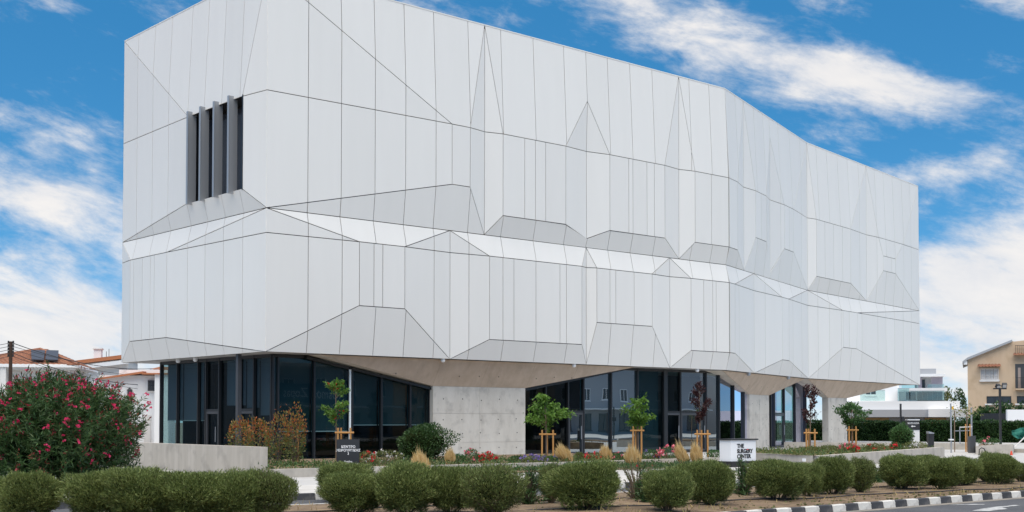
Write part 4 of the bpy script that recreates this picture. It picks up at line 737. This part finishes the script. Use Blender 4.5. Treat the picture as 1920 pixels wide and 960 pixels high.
def ex(s, k, z): MB().box(-6*k, 0, -.16, .16, 0, z(818)).build('body', 'frame_grey', s); MB().box(0, 5*k, -.12, .2, 0, z(817)).build('side_panel', 'frame_grey', s)
post('ticket_column', 'dark grey square ticket column beside the yellow stakes', 'machine', 1822, 63, 851, 0, 0, '', ex)
def ex(s, k, z):
    MB().box(-4*k, 4*k, -.1, .1, z(825.5), z(823)).build('reflector', 'bright_white', s); MB().box(2*k, 4.5*k, -.05, .05, z(768), z(762)).build('yellow_plate', 'yellow', s)
post('barrier_post', 'tall grey steel post with a small yellow plate', 'post', 1782.5, 63, 850, 756.5, 2.2, 'galv', ex)
post('barrier_post', 'tall grey steel post with no plate, right of the plated one', 'post', 1821, 66, 846, 764, 2.4, 'galv')
def ex(s, k, z):
    t = MB().tube([(0, 0, 0), (0, 0, z(806)), (-.02, 0, z(772))], .03, 6)
    t.build('trunk', 'bark', s)
    for x in (-3, 5): MB().tube([(x*k, 0, 0), (x*k, 0, z(795))], .035, 6).build('stake', 'stake', s)
    MB().bar((-14*k, 0, z(801)), (9*k, 0, z(800)), .05, .05).build('cross_rail', 'shutter', s); MB().bar((-14*k, 0, z(832)), (-14*k, 0, z(800)), .04, .04, (1, 0, 0)).build('frame_post', 'galv', s); MB().bar((-25*k, 0, z(808)), (8*k, 0, z(807)), .04, .04).build('wire_rail', 'galv', s)
    r = np.random.default_rng(5); m = 110; P = np.array([0, 0, z(770)])+r.normal(size=(m, 3))*[.35, .2, .16]; leaf_mesh('crown', P, r.normal(size=(m, 3)), .13, .07, 'leaf_olive', s)
post('sapling', 'thin sparse sapling tied to stakes by the ticket column', 'tree', 1813, 65, 848, 0, 0, '', ex)
def ex(s, k, z):
    MB().tube([(0, 0, 0), (0, 0, z(806)), (.02, 0, z(770))], .025, 6).build('trunk', 'bark', s); r = np.random.default_rng(6); m = 60; P = np.array([0, 0, z(776)])+r.normal(size=(m, 3))*[.12, .1, .25]; leaf_mesh('crown', P, r.normal(size=(m, 3)), .09, .05, 'leaf_olive', s)
post('sapling', 'slender sapling between the two grey steel posts', 'tree', 1789, 64.5, 848, 0, 0, '', ex)
def ex(s, k, z):
    MB().box(-12*k, 12*k, -.06, .06, z(730), z(727.5)).build('cross_bar', 'sign_black', s)
    for x, y0, y1, a in ((-4.5, 727, 720.5, .35), (7.5, 727, 718, -.1)):
        f = MB().box(-4.3*k, 4.3*k, -.08, .06, z(y0)-z((y0+y1)/2), z(y1)-z((y0+y1)/2)).build('floodlight', 'sign_black', s); f.location = (x*k, -.05, z((y0+y1)/2)); f.rotation_euler = (R(35), 0, a)
        MB().box(-3.4*k, 3.4*k, -.09, -.08, z(y0)-z((y0+y1)/2)+.03, z(y1)-z((y0+y1)/2)-.03).build('lens', 'galv', f)
post('lamp_post', 'black lamp post with two square floodlights', 'lamp', 1875, 68, 838, 730, 3.6, 'sign_black', ex)
def ex(s, k, z): MB().tube([(-6.5*k, 0, 0), (-6*k, 0, z(843)), (-2*k, 0, z(839.5)), (3*k, 0, z(841)), (6.5*k, 0, z(848)), (7*k, 0, z(852))], .025, 6).build('hoop', 'sign_black', s, True)
post('bicycle_hoop', 'small dark hoop standing before the short square planter', 'bike stand', 1841, 58.5, 853, 0, 0, '', ex)
def ex(s, k, z): MB().tube([(0, 0, 0), (0, 0, .05)], 5*k, 4).build('base', 'cone_red', s); MB().tube([(0, 0, .05), (0, 0, z(845))], [3.6*k, 1.0*k], 12).build('cone', 'cone_red', s)
post('traffic_cone', 'red traffic cone at the corner of the short square planter', 'cone', 1895, 59, 859, 0, 0, '', ex)
# green shade net on poles
s = empty('shade_net', at(1912, 72, 0.0), -YAW); tag(s, 'dark green shade net sagging on a pole at the right edge', 'net'); k = 72/FPX; z = lambda y: zat(y, 72)
vs_, fs_ = [], []
for i in range(9):
    for j in range(7): u, v_ = i/8, j/6; vs_.append(((-13+u*34)*k, .25*math.sin(u*9+v_*4)+.1*math.sin(v_*11), z(806-6*u+v_*(14+16*u)+2*math.sin(u*11))))
for i in range(8):
    for j in range(6): a = i*7+j; fs_.append((a, a+7, a+8, a+1))
o = MB().add(vs_, fs_).build('net', 'net_green', s, True); md = o.modifiers.new('thickness', 'SOLIDIFY'); md.thickness = .02
MB().tube([(-20*k, -.4, z(842)), (12*k, -.3, z(812))], .035, 6).build('pole', 'shutter', s)

# clipped hedge behind the portico
def hedge(label, p0, p1, h, th, n, seed, leaf='leaf_hedge', ll=.16, z0=0.0):
    p0 = Vector((p0[0], p0[1], z0)); p1 = Vector((p1[0], p1[1], z0)); d = (p1-p0).normalized(); L = (p1-p0).length; nv = Vector((d.y, -d.x, 0)); root = empty('hedge', p0); tag(root, label, 'hedge'); r = np.random.default_rng(seed)
    u = r.uniform(0, L, n); face = r.random(n); z = np.where(face < .72, r.uniform(.05, h, n), h+r.normal(size=n)*.04); off = np.where(face < .72, th/2, r.uniform(-th/2, th/2, n)); off = off*np.where((face < .72) & (r.random(n) < .25), -1, 1)
    lump = .10*np.sin(u*1.3)+.07*np.sin(u*3.1+z*2)+.06*np.sin(u*5.7+z*5); off = off+np.where(face < .72, lump, 0); z = z+np.where(face >= .72, lump*.5, 0)
    P = np.outer(u, np.array(d))+np.outer(off, np.array(nv)); P[:, 2] += z
    D = np.outer(np.where(face < .72, np.sign(off), 0), np.array(nv))*.8+np.array([0, 0, .5])+r.normal(size=(n, 3))*.55; leaf_mesh('foliage', P, D, ll*r.uniform(.6, 1.2, n), ll*.5, leaf, root)
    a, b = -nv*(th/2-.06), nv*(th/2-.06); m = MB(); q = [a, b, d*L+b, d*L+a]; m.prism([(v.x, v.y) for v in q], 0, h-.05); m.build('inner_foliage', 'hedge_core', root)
hp = at(1960, 91); hq = at(1500, 104)
hedge('long clipped dark hedge behind the piers and sign posts', (hq.x, hq.y), (hp.x, hp.y), 1.62, 1.0, 17000, 61, z0=-.05)
# ------------------------------------------------------------------ neighbouring houses
def frame_house(name, label, px, d, rz=0.0):
    a = math.atan((px-960)/FPX); s = empty(name, at(px, d, 0.0), -YAW-a+rz); tag(s, label, 'house'); k = d/FPX*math.cos(a)
    return s, k, (lambda y: zat(y, d))
def window(s, x0, x1, y, z0, z1, pane='dark_pane', fr='bright_white', t=.07, sill=True, bars=0, mull=1):
    m = MB().box(x0, x1, y-.05, y+.02, z1-t, z1).box(x0, x1, y-.05, y+.02, z0, z0+t).box(x0, x0+t, y-.05, y+.02, z0+t, z1-t).box(x1-t, x1, y-.05, y+.02, z0+t, z1-t)
    for i in range(mull): xx = x0+(x1-x0)*(i+1)/(mull+1); m.box(xx-t/2, xx+t/2, y-.045, y+.02, z0+t, z1-t)
    o = m.build('window', fr, s); MB().box(x0+t/2, x1-t/2, y-.015, y+.01, z0+t/2, z1-t/2).build('pane', pane, o)
    if sill: MB().box(x0-.1, x1+.1, y-.14, y+.01, z0-.09, z0).build('sill', fr, o)
    if bars:
        b = MB()
        for i in range(bars): xx = x0+(x1-x0)*(i+.5)/bars; b.box(xx-.02, xx+.02, y-.11, y-.07, z0, z1)
        b.box(x0, x1, y-.10, y-.06, (z0+z1)/2-.02, (z0+z1)/2+.02); b.build('bars', 'frame_grey', o)
    return o
def tiled(s, name, quad, nrow, mat='tile', parent=None, wave=.05, per=None):
    """pantile roof slope: quad = eave-left, eave-right, ridge-right, ridge-left; real corrugation"""
    q = [Vector(p) for p in quad]; L = (q[1]-q[0]).length; nu = max(6, int(L/(per or .16))); n = (q[1]-q[0]).cross(q[3]-q[0]).normalized(); vs_, fs_ = [], []
    rows = nrow*2
    for j in range(rows+1):
        v = (j//2+(j % 2)*.97)/nrow if j < rows else 1.0; v = min(v, 1)
        for i in range(nu+1):
            u = i/nu; a = q[0].lerp(q[1], u); b = q[3].lerp(q[2], u); p = a.lerp(b, v)+n*(wave*(.5 if i % 2 else 0)+(.035 if j % 2 == 0 else 0.0)); vs_.append(p)
    for j in range(rows):
        for i in range(nu): a = j*(nu+1)+i; fs_.append((a, a+1, a+nu+2, a+nu+1))
    return MB().add(vs_, fs_).build(name, mat, parent or s)
# --- left: bungalow with a hipped tile roof and two solar panels
s, k, z = frame_house('tiled_house', 'white house with brown hipped tile roof carrying two solar panels', 60, 78, R(-10))
x = lambda px: (px-60)*k
ze, zr = z(684), zat(655.5, 82); D_ = 9.0; xl, xr = x(-90), x(148); xm = x(52)
MB().box(x(-70), x(128), .9, D_, 0, ze).box(x(-85), x(140), .25, 1.0, z(692.5), ze-.05).build('wall', 'white_wall', s)
MB().box(xl, xr, 0.0, D_, ze-.14, ze-.02).build('eaves', 'bright_white', s)
rf = tiled(s, 'roof', [(xl, 0, ze), (xr, 0, ze), (xm+.4, D_*.45, zr), (xm-.4, D_*.45, zr)], 14)
tiled(s, 'roof_slope', [(xr, 0, ze), (xr, D_, ze), (xm+.4, D_*.5, zr), (xm+.4, D_*.45, zr)], 14, parent=rf); tiled(s, 'roof_slope', [(xl, D_, ze), (xl, 0, ze), (xm-.4, D_*.45, zr), (xm-.4, D_*.5, zr)], 14, parent=rf)
MB().tube([(xm, D_*.45, zr+.03), (xr, 0, ze+.06)], .11, 6).build('ridge_cap', 'tile', rf); MB().tube([(xm, D_*.45, zr+.03), (xl, 0, ze+.06)], .11, 6).build('ridge_cap', 'tile', rf)
sl_ = (zr-ze)/(D_*.45); P_ = lambda px, f: (x(px), D_*.45*f, ze+sl_*D_*.45*f)
for a, b, c_, e in ((56, 80, 68, 40), (82.5, 107, 95, 70.5)):
    qd = [Vector(P_(a, .12)), Vector(P_(b, .10)), Vector(P_(c_, .72)), Vector(P_(e, .74))]; up = Vector((0, -.10, .22)); MB().add([v+up for v in qd]+[v+up*.75 for v in qd], [(0, 1, 2, 3), (7, 6, 5, 4), (0, 1, 5, 4), (1, 2, 6, 5), (2, 3, 7, 6), (3, 0, 4, 7)]).build('solar_panel', 'solar', rf)
window(s, x(44), x(60), .9, z(722), z(711), 'dark_pane'); window(s, x(96), x(112), .9, z(730), z(700)); MB().box(x(-2), x(9), .1, .6, 0, ze-.1).build('porch_column', 'white_wall', s)
# --- left: long low-pitched white house with chimney
s, k, z = frame_house('chimney_house', 'white house with a low orange roof edge and a square white chimney', 185, 96, R(-6))
x = lambda px: (px-185)*k
zl_, zr_ = z(685), z(672)
MB().add([(x(130), 0, 0), (x(240), 0, 0), (x(240), 0, zr_), (x(130), 0, zl_)]+[(x(130), 9, 0), (x(240), 9, 0), (x(240), 9, zr_), (x(130), 9, zl_)], [(0, 1, 2, 3), (7, 6, 5, 4), (0, 4, 5, 1), (1, 5, 6, 2), (2, 6, 7, 3), (3, 7, 4, 0)]).build('wall', 'white_wall', s)
ro = MB().add([(x(126), -.5, zl_-.02), (x(244), -.5, zr_+.06), (x(244), 9, zr_+.06), (x(126), 9, zl_-.02), (x(126), -.5, zl_+.24), (x(244), -.5, zr_+.34), (x(244), 9, zr_+.34), (x(126), 9, zl_+.24)], [(0, 1, 5, 4), (4, 5, 6, 7), (1, 2, 6, 5), (3, 0, 4, 7), (0, 3, 2, 1)]).build('roof', 'tile_orange', s)
MB().bar((x(134), -.6, zl_-.28), (x(244), -.6, zr_-.22), .14, .3).build('fascia', 'bright_white', ro)
ch = MB().box(x(173), x(187), .6, 1.7, zl_-.2, z(653)).build('chimney', 'bright_white', ro); MB().box(x(171.5), x(189), .5, 1.8, z(654), z(651.5)).build('chimney_cap', 'white_wall', ro)
window(s, x(161), x(170), 0, z(700), z(686)); MB().tube([(x(196), 1, zl_+.3), (x(196), 1, zl_+1.1)], .02).build('antenna', 'wire', ro); MB().tube([(x(201), 1, zl_+.3), (x(201), 1, zl_+1.3)], .02).build('antenna', 'wire', ro)
# --- left: two-storey white annexe next to the surgery
s, k, z = frame_house('white_annexe', 'plain white house with orange verge, barred window and wall lantern', 255, 80, R(-4))
x = lambda px: (px-255)*k
MB().box(x(186), x(292), 0, 9, 0, z(704)).box(x(292), x(318), -1.2, 9, 0, z(702)).box(x(215), x(310), 3.0, 9, z(704), z(690)).build('wall', 'bright_white', s)
ro = MB().add([(x(183), -.5, z(713)), (x(268), -.5, z(700.5)), (x(268), 6, z(695)), (x(183), 6, z(706)), (x(183), -.5, z(710)), (x(268), -.5, z(696.5)), (x(268), 6, z(690)), (x(183), 6, z(702))], [(0, 1, 5, 4), (4, 5, 6, 7), (1, 2, 6, 5), (3, 0, 4, 7), (0, 3, 2, 1)]).build('roof', 'tile_orange', s)
MB().box(x(268), x(322), -1.4, 6, z(703), z(700.5)).build('roof_edge', 'tile_orange', ro); tiled(s, 'roof_slope', [(x(272), 3, z(690)), (x(322), 3, z(692)), (x(322), 7, z(680)), (x(285), 7, z(680))], 6, parent=ro)
window(s, x(277), x(290.5), 0, z(733), z(713), 'louvre_shadow', 'shutter', bars=9); window(s, x(222), x(229), 0, z(738), z(722)); MB().box(x(271), x(283), -.1, .0, 0, z(778)).build('garage_door', 'shutter', s)
ln = MB().tube([(x(243), -.08, z(760)), (x(243), -.08, z(732))], .14, 8).build('wall_lantern', 'frame_grey', s); MB().tube([(x(243), -.08, z(732)), (x(243), -.08, z(727))], [.2, .03], 8).build('lantern_cap', 'frame_grey', ln)
# --- utility pole and wires
s = empty('utility_pole', at(19, 66, 0)); tag(s, 'dark wooden utility pole with insulators at the left edge', 'pole'); k = 66/FPX
MB().tube([(0, 0, 0), (0, 0, zat(640, 66))], [.11, .085], 8).build('pole', 'pole_wood', s); MB().tube([(.03*RT.x, .03*RT.y-.12, zat(720, 66)), (.03*RT.x, .03*RT.y-.12, 0.0)], .05, 6).build('conduit', 'galv', s)
for i in range(5):
    for sd_ in (-1, 1):
        c = RT*(sd_*4.6*k); zz = zat(643.5+i*6.2, 66); MB().tube([(c.x*.4, c.y*.4, zz), (c.x, c.y, zz), (c.x, c.y, zz+.13)], [.02, .055, .04], 6).build('insulator', 'wire', s)
def wire(label, a, b, sag, r=.014):
    m = MB().tube([a.lerp(b, t/14)-Vector((0, 0, sag*4*(t/14)*(1-t/14))) for t in range(15)], r, 4); tag(m.build('overhead_wire', 'wire'), label, 'wire', 'overhead wires at the left')
names = ('topmost', 'second', 'third', 'fourth', 'lowest')
for i in range(5):
    a = at(14.4, 66, zat(643.5+i*6.2, 66)); wire(names[i]+' wire running left from the utility pole', a, at(-180, 50, zat(628+i*9, 50)), .3)
for i, (px, py, d, sg) in enumerate(((300, 690, 90, .5), (320, 694, 92, .4), (300, 707, 88, .3), (310, 722, 84, .5), (310, 735, 84, .3))):
    wire(names[i]+' wire running right from the utility pole to the white houses', at(23.6, 66, zat(643.5+i*6.2, 66)), at(px, d, zat(py, d)), sg, .02 if i in (0, 3) else .012)

# --- right: white modern house with glass balustrades
s, k, z = frame_house('modern_house', 'white modern flat-roofed house with glass balustrades behind the hedge', 1700, 128, R(2))
x = lambda px: (px-1700)*k
MB().box(x(1560), x(1780), 2.0, 12, 0, z(758)).build('ground_floor', 'white_wall', s)
for a, b, mt in ((1620, 1668, 'timber'), (1668, 1735, 'peach_wall'), (1735, 1776, 'timber')): MB().box(x(a), x(b)-.05, 1.7, 1.99, 0, z(783)).build('garage_door', 'timber' if mt == 'timber' else 'grey_band', s)
MB().box(x(1540), x(1800), .8, 12, z(768), z(752)).build('terrace_slab', 'bright_white', s); MB().box(x(1560), x(1740), .3, 1.4, z(782), z(768)-.02).build('canopy', 'grey_band', s); MB().box(x(1740), x(1836), -.4, 4, z(782), z(767)).build('canopy', 'bright_white', s); MB().box(x(1834), x(1838), -.4, 4, 0, z(766.5)).build('canopy_wall', 'bright_white', s)
MB().box(x(1540), x(1688), 4, 12, z(752), z(716)).box(x(1655), x(1722), 6, 12, z(716), z(690)).build('upper_wall', 'bright_white', s)
window(s, x(1622), x(1644), 4, z(739), z(730), 'dark_pane'); window(s, x(1700), x(1722), 4.3, z(750), z(732), 'dark_pane', mull=0); window(s, x(1724), x(1772), 4.3, z(750), z(733), 'dark_pane', 'frame_grey', mull=4)
MB().box(x(1688), x(1774), 4.32, 12, z(752), z(730)).build('upper_wall', 'white_wall', s); MB().box(x(1686), x(1778), 1.6, 12, z(733), z(727)).build('balcony_slab', 'bright_white', s)
for a, b, y_, y0, y1 in ((1612, 1660, 1.4, 751, 731), (1684, 1706, 1.4, 751, 728), (1708, 1772, 1.4, 751, 733), (1692, 1724, 2.0, 727, 721), (1741, 1772, 1.9, 729, 720)):
    g = MB().box(x(a), x(b), y_, y_+.03, z(y0), z(y1)).build('glass_balustrade', 'balustrade_glass', s); MB().box(x(a), x(b), y_-.02, y_+.05, z(y1), z(y1)+.05).build('handrail', 'galv', g)
MB().box(x(1725), x(1772), 7, 12, z(728), z(703)).build('penthouse_wall', 'white_wall', s); MB().box(x(1722), x(1776), 3.5, 12, z(704), z(699)).build('penthouse_roof', 'bright_white', s); MB().box(x(1724), x(1761), 5, 12, z(699), z(688)).build('roof_plant_screen', 'grey_band', s)
m = MB()
for i in range(22): xx = x(1752)+(x(1772)-x(1752))*i/21; m.box(xx-.04, xx+.05, 4.6+.12*(i % 2), 4.66+.12*(i % 2), z(728), z(704.5))
m.build('curtain', 'curtain', s)
m = MB()
for i in range(10): xx = x(1726)+(x(1732)-x(1726))*i/9; m.box(xx-.05, xx+.05, 4.6+.12*(i % 2), 4.66+.12*(i % 2), z(728), z(704.5))
m.build('curtain', 'curtain', s); MB().box(x(1734), x(1741), 6.9, 6.98, z(728), z(708)).build('glass_door', 'dark_pane', s)
# --- right: beige two-storey house
s, k, z = frame_house('beige_house', 'beige rendered house with sloping roof, white shutters and balcony', 1865, 112, R(1))
x = lambda px: (px-1865)*k
ol = [(1814.5, 830), (1990, 830), (1990, 632), (1903, 641), (1898, 639.5), (1814.5, 671)]
MB().add([(x(a), 0, z(b)) for a, b in ol]+[(x(a), 11, z(b)) for a, b in ol], [tuple(range(6)), tuple(range(11, 5, -1))]+[(i, (i+1) % 6, 6+(i+1) % 6, 6+i) for i in range(6)]).build('wall', 'beige_wall', s)
ro = MB().add([(x(1805), -.4, z(680)), (x(1815), -.4, z(674)), (x(1899), -.4, z(641.5)), (x(1899), 11, z(641.5)), (x(1805), 11, z(680)), (x(1805), -.4, z(677)), (x(1815), -.4, z(669.5)), (x(1899), -.4, z(637.5)), (x(1899), 11, z(637.5)), (x(1805), 11, z(677))], [(0, 1, 6, 5), (1, 2, 7, 6), (5, 6, 7, 8, 9), (4, 3, 2, 1, 0), (2, 3, 8, 7), (4, 0, 5, 9)]).build('roof', 'grey_band', s)
MB().box(x(1807), x(1814), -.3, .6, z(683), z(676)).build('gutter_end', 'bright_white', ro)
wn = window(s, x(1839), x(1873), 0, z(712), z(690.5), 'louvre_shadow', 'shutter', mull=3)
for i in range(4):
    m = MB(); a = x(1839)+.1+(x(1873)-x(1839)-.1)*i/4; w_ = (x(1873)-x(1839))/4-.12
    for j in range(7): zz = z(711.2)+(z(691.3)-z(711.2))*j/7; m.add([(a, -.06, zz), (a+w_, -.06, zz), (a+w_, -.02, zz+.11), (a, -.02, zz+.11)], [(0, 1, 2, 3)])
    m.build('shutter', 'shutter', wn)
tiled(s, 'window_canopy', [(x(1834), -.75, z(689)), (x(1877), -.75, z(689)), (x(1877), 0, z(684)), (x(1834), 0, z(684))], 2, parent=wn, wave=.14, per=.13); MB().box(x(1836), x(1876), -.5, 0, z(690.2), z(689.2)).build('canopy_soffit', 'beige_wall', wn); MB().box(x(1837), x(1874), -.2, 0, z(715.5), z(712.8)).build('ledge', 'white_wall', wn)
for a, b in ((1850, 1896), (1906.5, 1950)):
    o = window(s, x(a), x(b), 0, z(756.5), z(743), 'dark_pane', 'frame', .05, False, mull=2); MB().box(x(a)-.15, x(b)+.05, -.18, 0, z(759.5), z(756.8)).build('sill', 'white_wall', o)
lo = MB().box(x(1904), x(1990), -.03, .0, z(729), z(683)).build('loggia', 'interior', s); MB().box(x(1904), x(1990), -.55, 0, z(731.5), z(729)).build('balcony_slab', 'beige_wall', lo); MB().box(x(1909), x(1914), -.05, -.03, z(728), z(690)).build('shutter', 'louvre_shadow', lo)
m = MB(); [m.box(x(1904.5)+i*.13-.012, x(1904.5)+i*.13+.012, -.5, -.47, z(729), z(709)) for i in range(18)]; m.box(x(1904), x(1955), -.52, -.45, z(709.4), z(708.6)); m.build('railing', 'frame', lo)
bal = MB().box(x(1905), x(1990), -.02, .0, z(664), z(641)).build('upper_balcony', 'beige_wall', s); m = MB(); [m.box(x(1905)+i*.15-.012, x(1905)+i*.15+.012, -.3, -.27, z(664), z(649)) for i in range(16)]; m.box(x(1904), x(1955), -.32, -.25, z(649.5), z(648.6)); m.build('railing', 'frame', bal); tiled(s, 'tile_edge', [(x(1901), -.7, z(668)), (x(1990), -.7, z(668)), (x(1990), 0, z(664)), (x(1901), 0, z(664))], 2, parent=bal, wave=.12, per=.13)
tag(MB().box(0, 10.5, 0, .3, 0, zat(768, 100)).build('garden_wall', 'bright_white'), 'plain white garden wall at the right edge above the hedge', 'wall'); o = bpy.data.objects['garden_wall']; o.location = at(1888.5, 100, 0); o.rotation_euler = (0, 0, -YAW)
o = MB().box(0, 2.6, 0, .1, 0, zat(775, 104)).build('metal_gate', 'frame'); tag(o, 'black metal gate left of the white garden wall', 'gate'); o.location = at(1839, 104, 0); o.rotation_euler = (0, 0, -YAW)
for px, d, yt, wpx, lf, sd, lab in ((1846, 106, 762, 60, 'leaf_hedge', 71, 'dark bush below the beige house, left of the lamp'), (1885, 107, 757, 62, 'leaf_hedge', 72, 'dark bush below the beige house, right of the lamp'), (1925, 107, 758, 60, 'leaf_hedge', 73, 'dark bush below the beige house at the right edge'), (1775, 140, 731, 24, 'leaf_olive', 74, 'small tree beside the modern house balcony'), (1801, 140, 731, 30, 'leaf_dark', 75, 'small dark tree between the modern and the beige house')):
    leafy('garden_bush', lab, 'bush', px, d, 0, yt, wpx, lf, 1500, .26, sd, .5, core='hedge_core' if px > 1830 else None)

# --- buildings across the street and beside it: seen mirrored in the ground-floor glass
def street_building(name, label, t, q, w_, dp, h, mat, extra=None):
    x_, y_, _ = sp(t, q); s = empty(name, (x_, y_, 0), SA+math.pi); tag(s, label, 'building', 'buildings across the street')
    MB().box(-w_/2, w_/2, 0, dp, 0, h).build('wall', mat, s); MB().box(-w_/2-.3, w_/2+.3, -.5, dp, h, h+.3).build('roof', 'white_wall', s)
    n = max(2, int(w_/3.4))
    for i in range(n):
        xx = -w_/2+(i+.5)*w_/n
        if h > 5: window(s, xx-.7, xx+.7, 0, 4.1, 5.5, 'dark_pane')
        window(s, xx-1.1, xx+1.1, 0, .5, 2.5, 'dark_pane', 'frame_grey')
    MB().box(-w_/2, w_/2, -2.0, -.02, 2.95, 3.1).build('awning', 'bright_white', s)
    if extra: extra(s)
    return s
def shop(s): MB().box(-6, 6, -.15, -.02, 3.3, 5.0).build('fascia_sign', 'shop_blue', s); text('lettering', 'Kosmos Zopas', 1.2, 'letter_white', s, (-4.6, -.17, 3.75), (math.pi/2, 0, 0), bold=.01)
street_building('shop_building', 'shop across the street with a dark blue fascia', 47, -24, 22, 12, 6.6, 'grey_band', shop)
street_building('street_house', 'grey two-storey house across the street, left of the shop', 20, -25, 18, 12, 7.5, 'grey_band'); street_building('street_house', 'white two-storey house across the street, right of the shop', 72, -25, 20, 12, 7.0, 'beige_wall')
street_building('street_house', 'long cream block across the street', 100, -26, 30, 12, 8.5, 'grey_band'); street_building('street_house', 'tall grey block far along the street', 140, -26, 40, 14, 10, 'grey_band')
s = empty('side_house', (-27, 34, 0), R(90)); tag(s, 'white house beyond the side street', 'building')
MB().box(-30, 30, -12, 0, 0, 6.4).build('wall', 'grey_band', s); MB().box(-30.4, 30.4, -12, .5, 6.4, 6.8).build('roof', 'tile', s)
for i in range(9): window(s, -27+i*6.5, -24.6+i*6.5, .05, 3.9, 5.3, 'dark_pane')
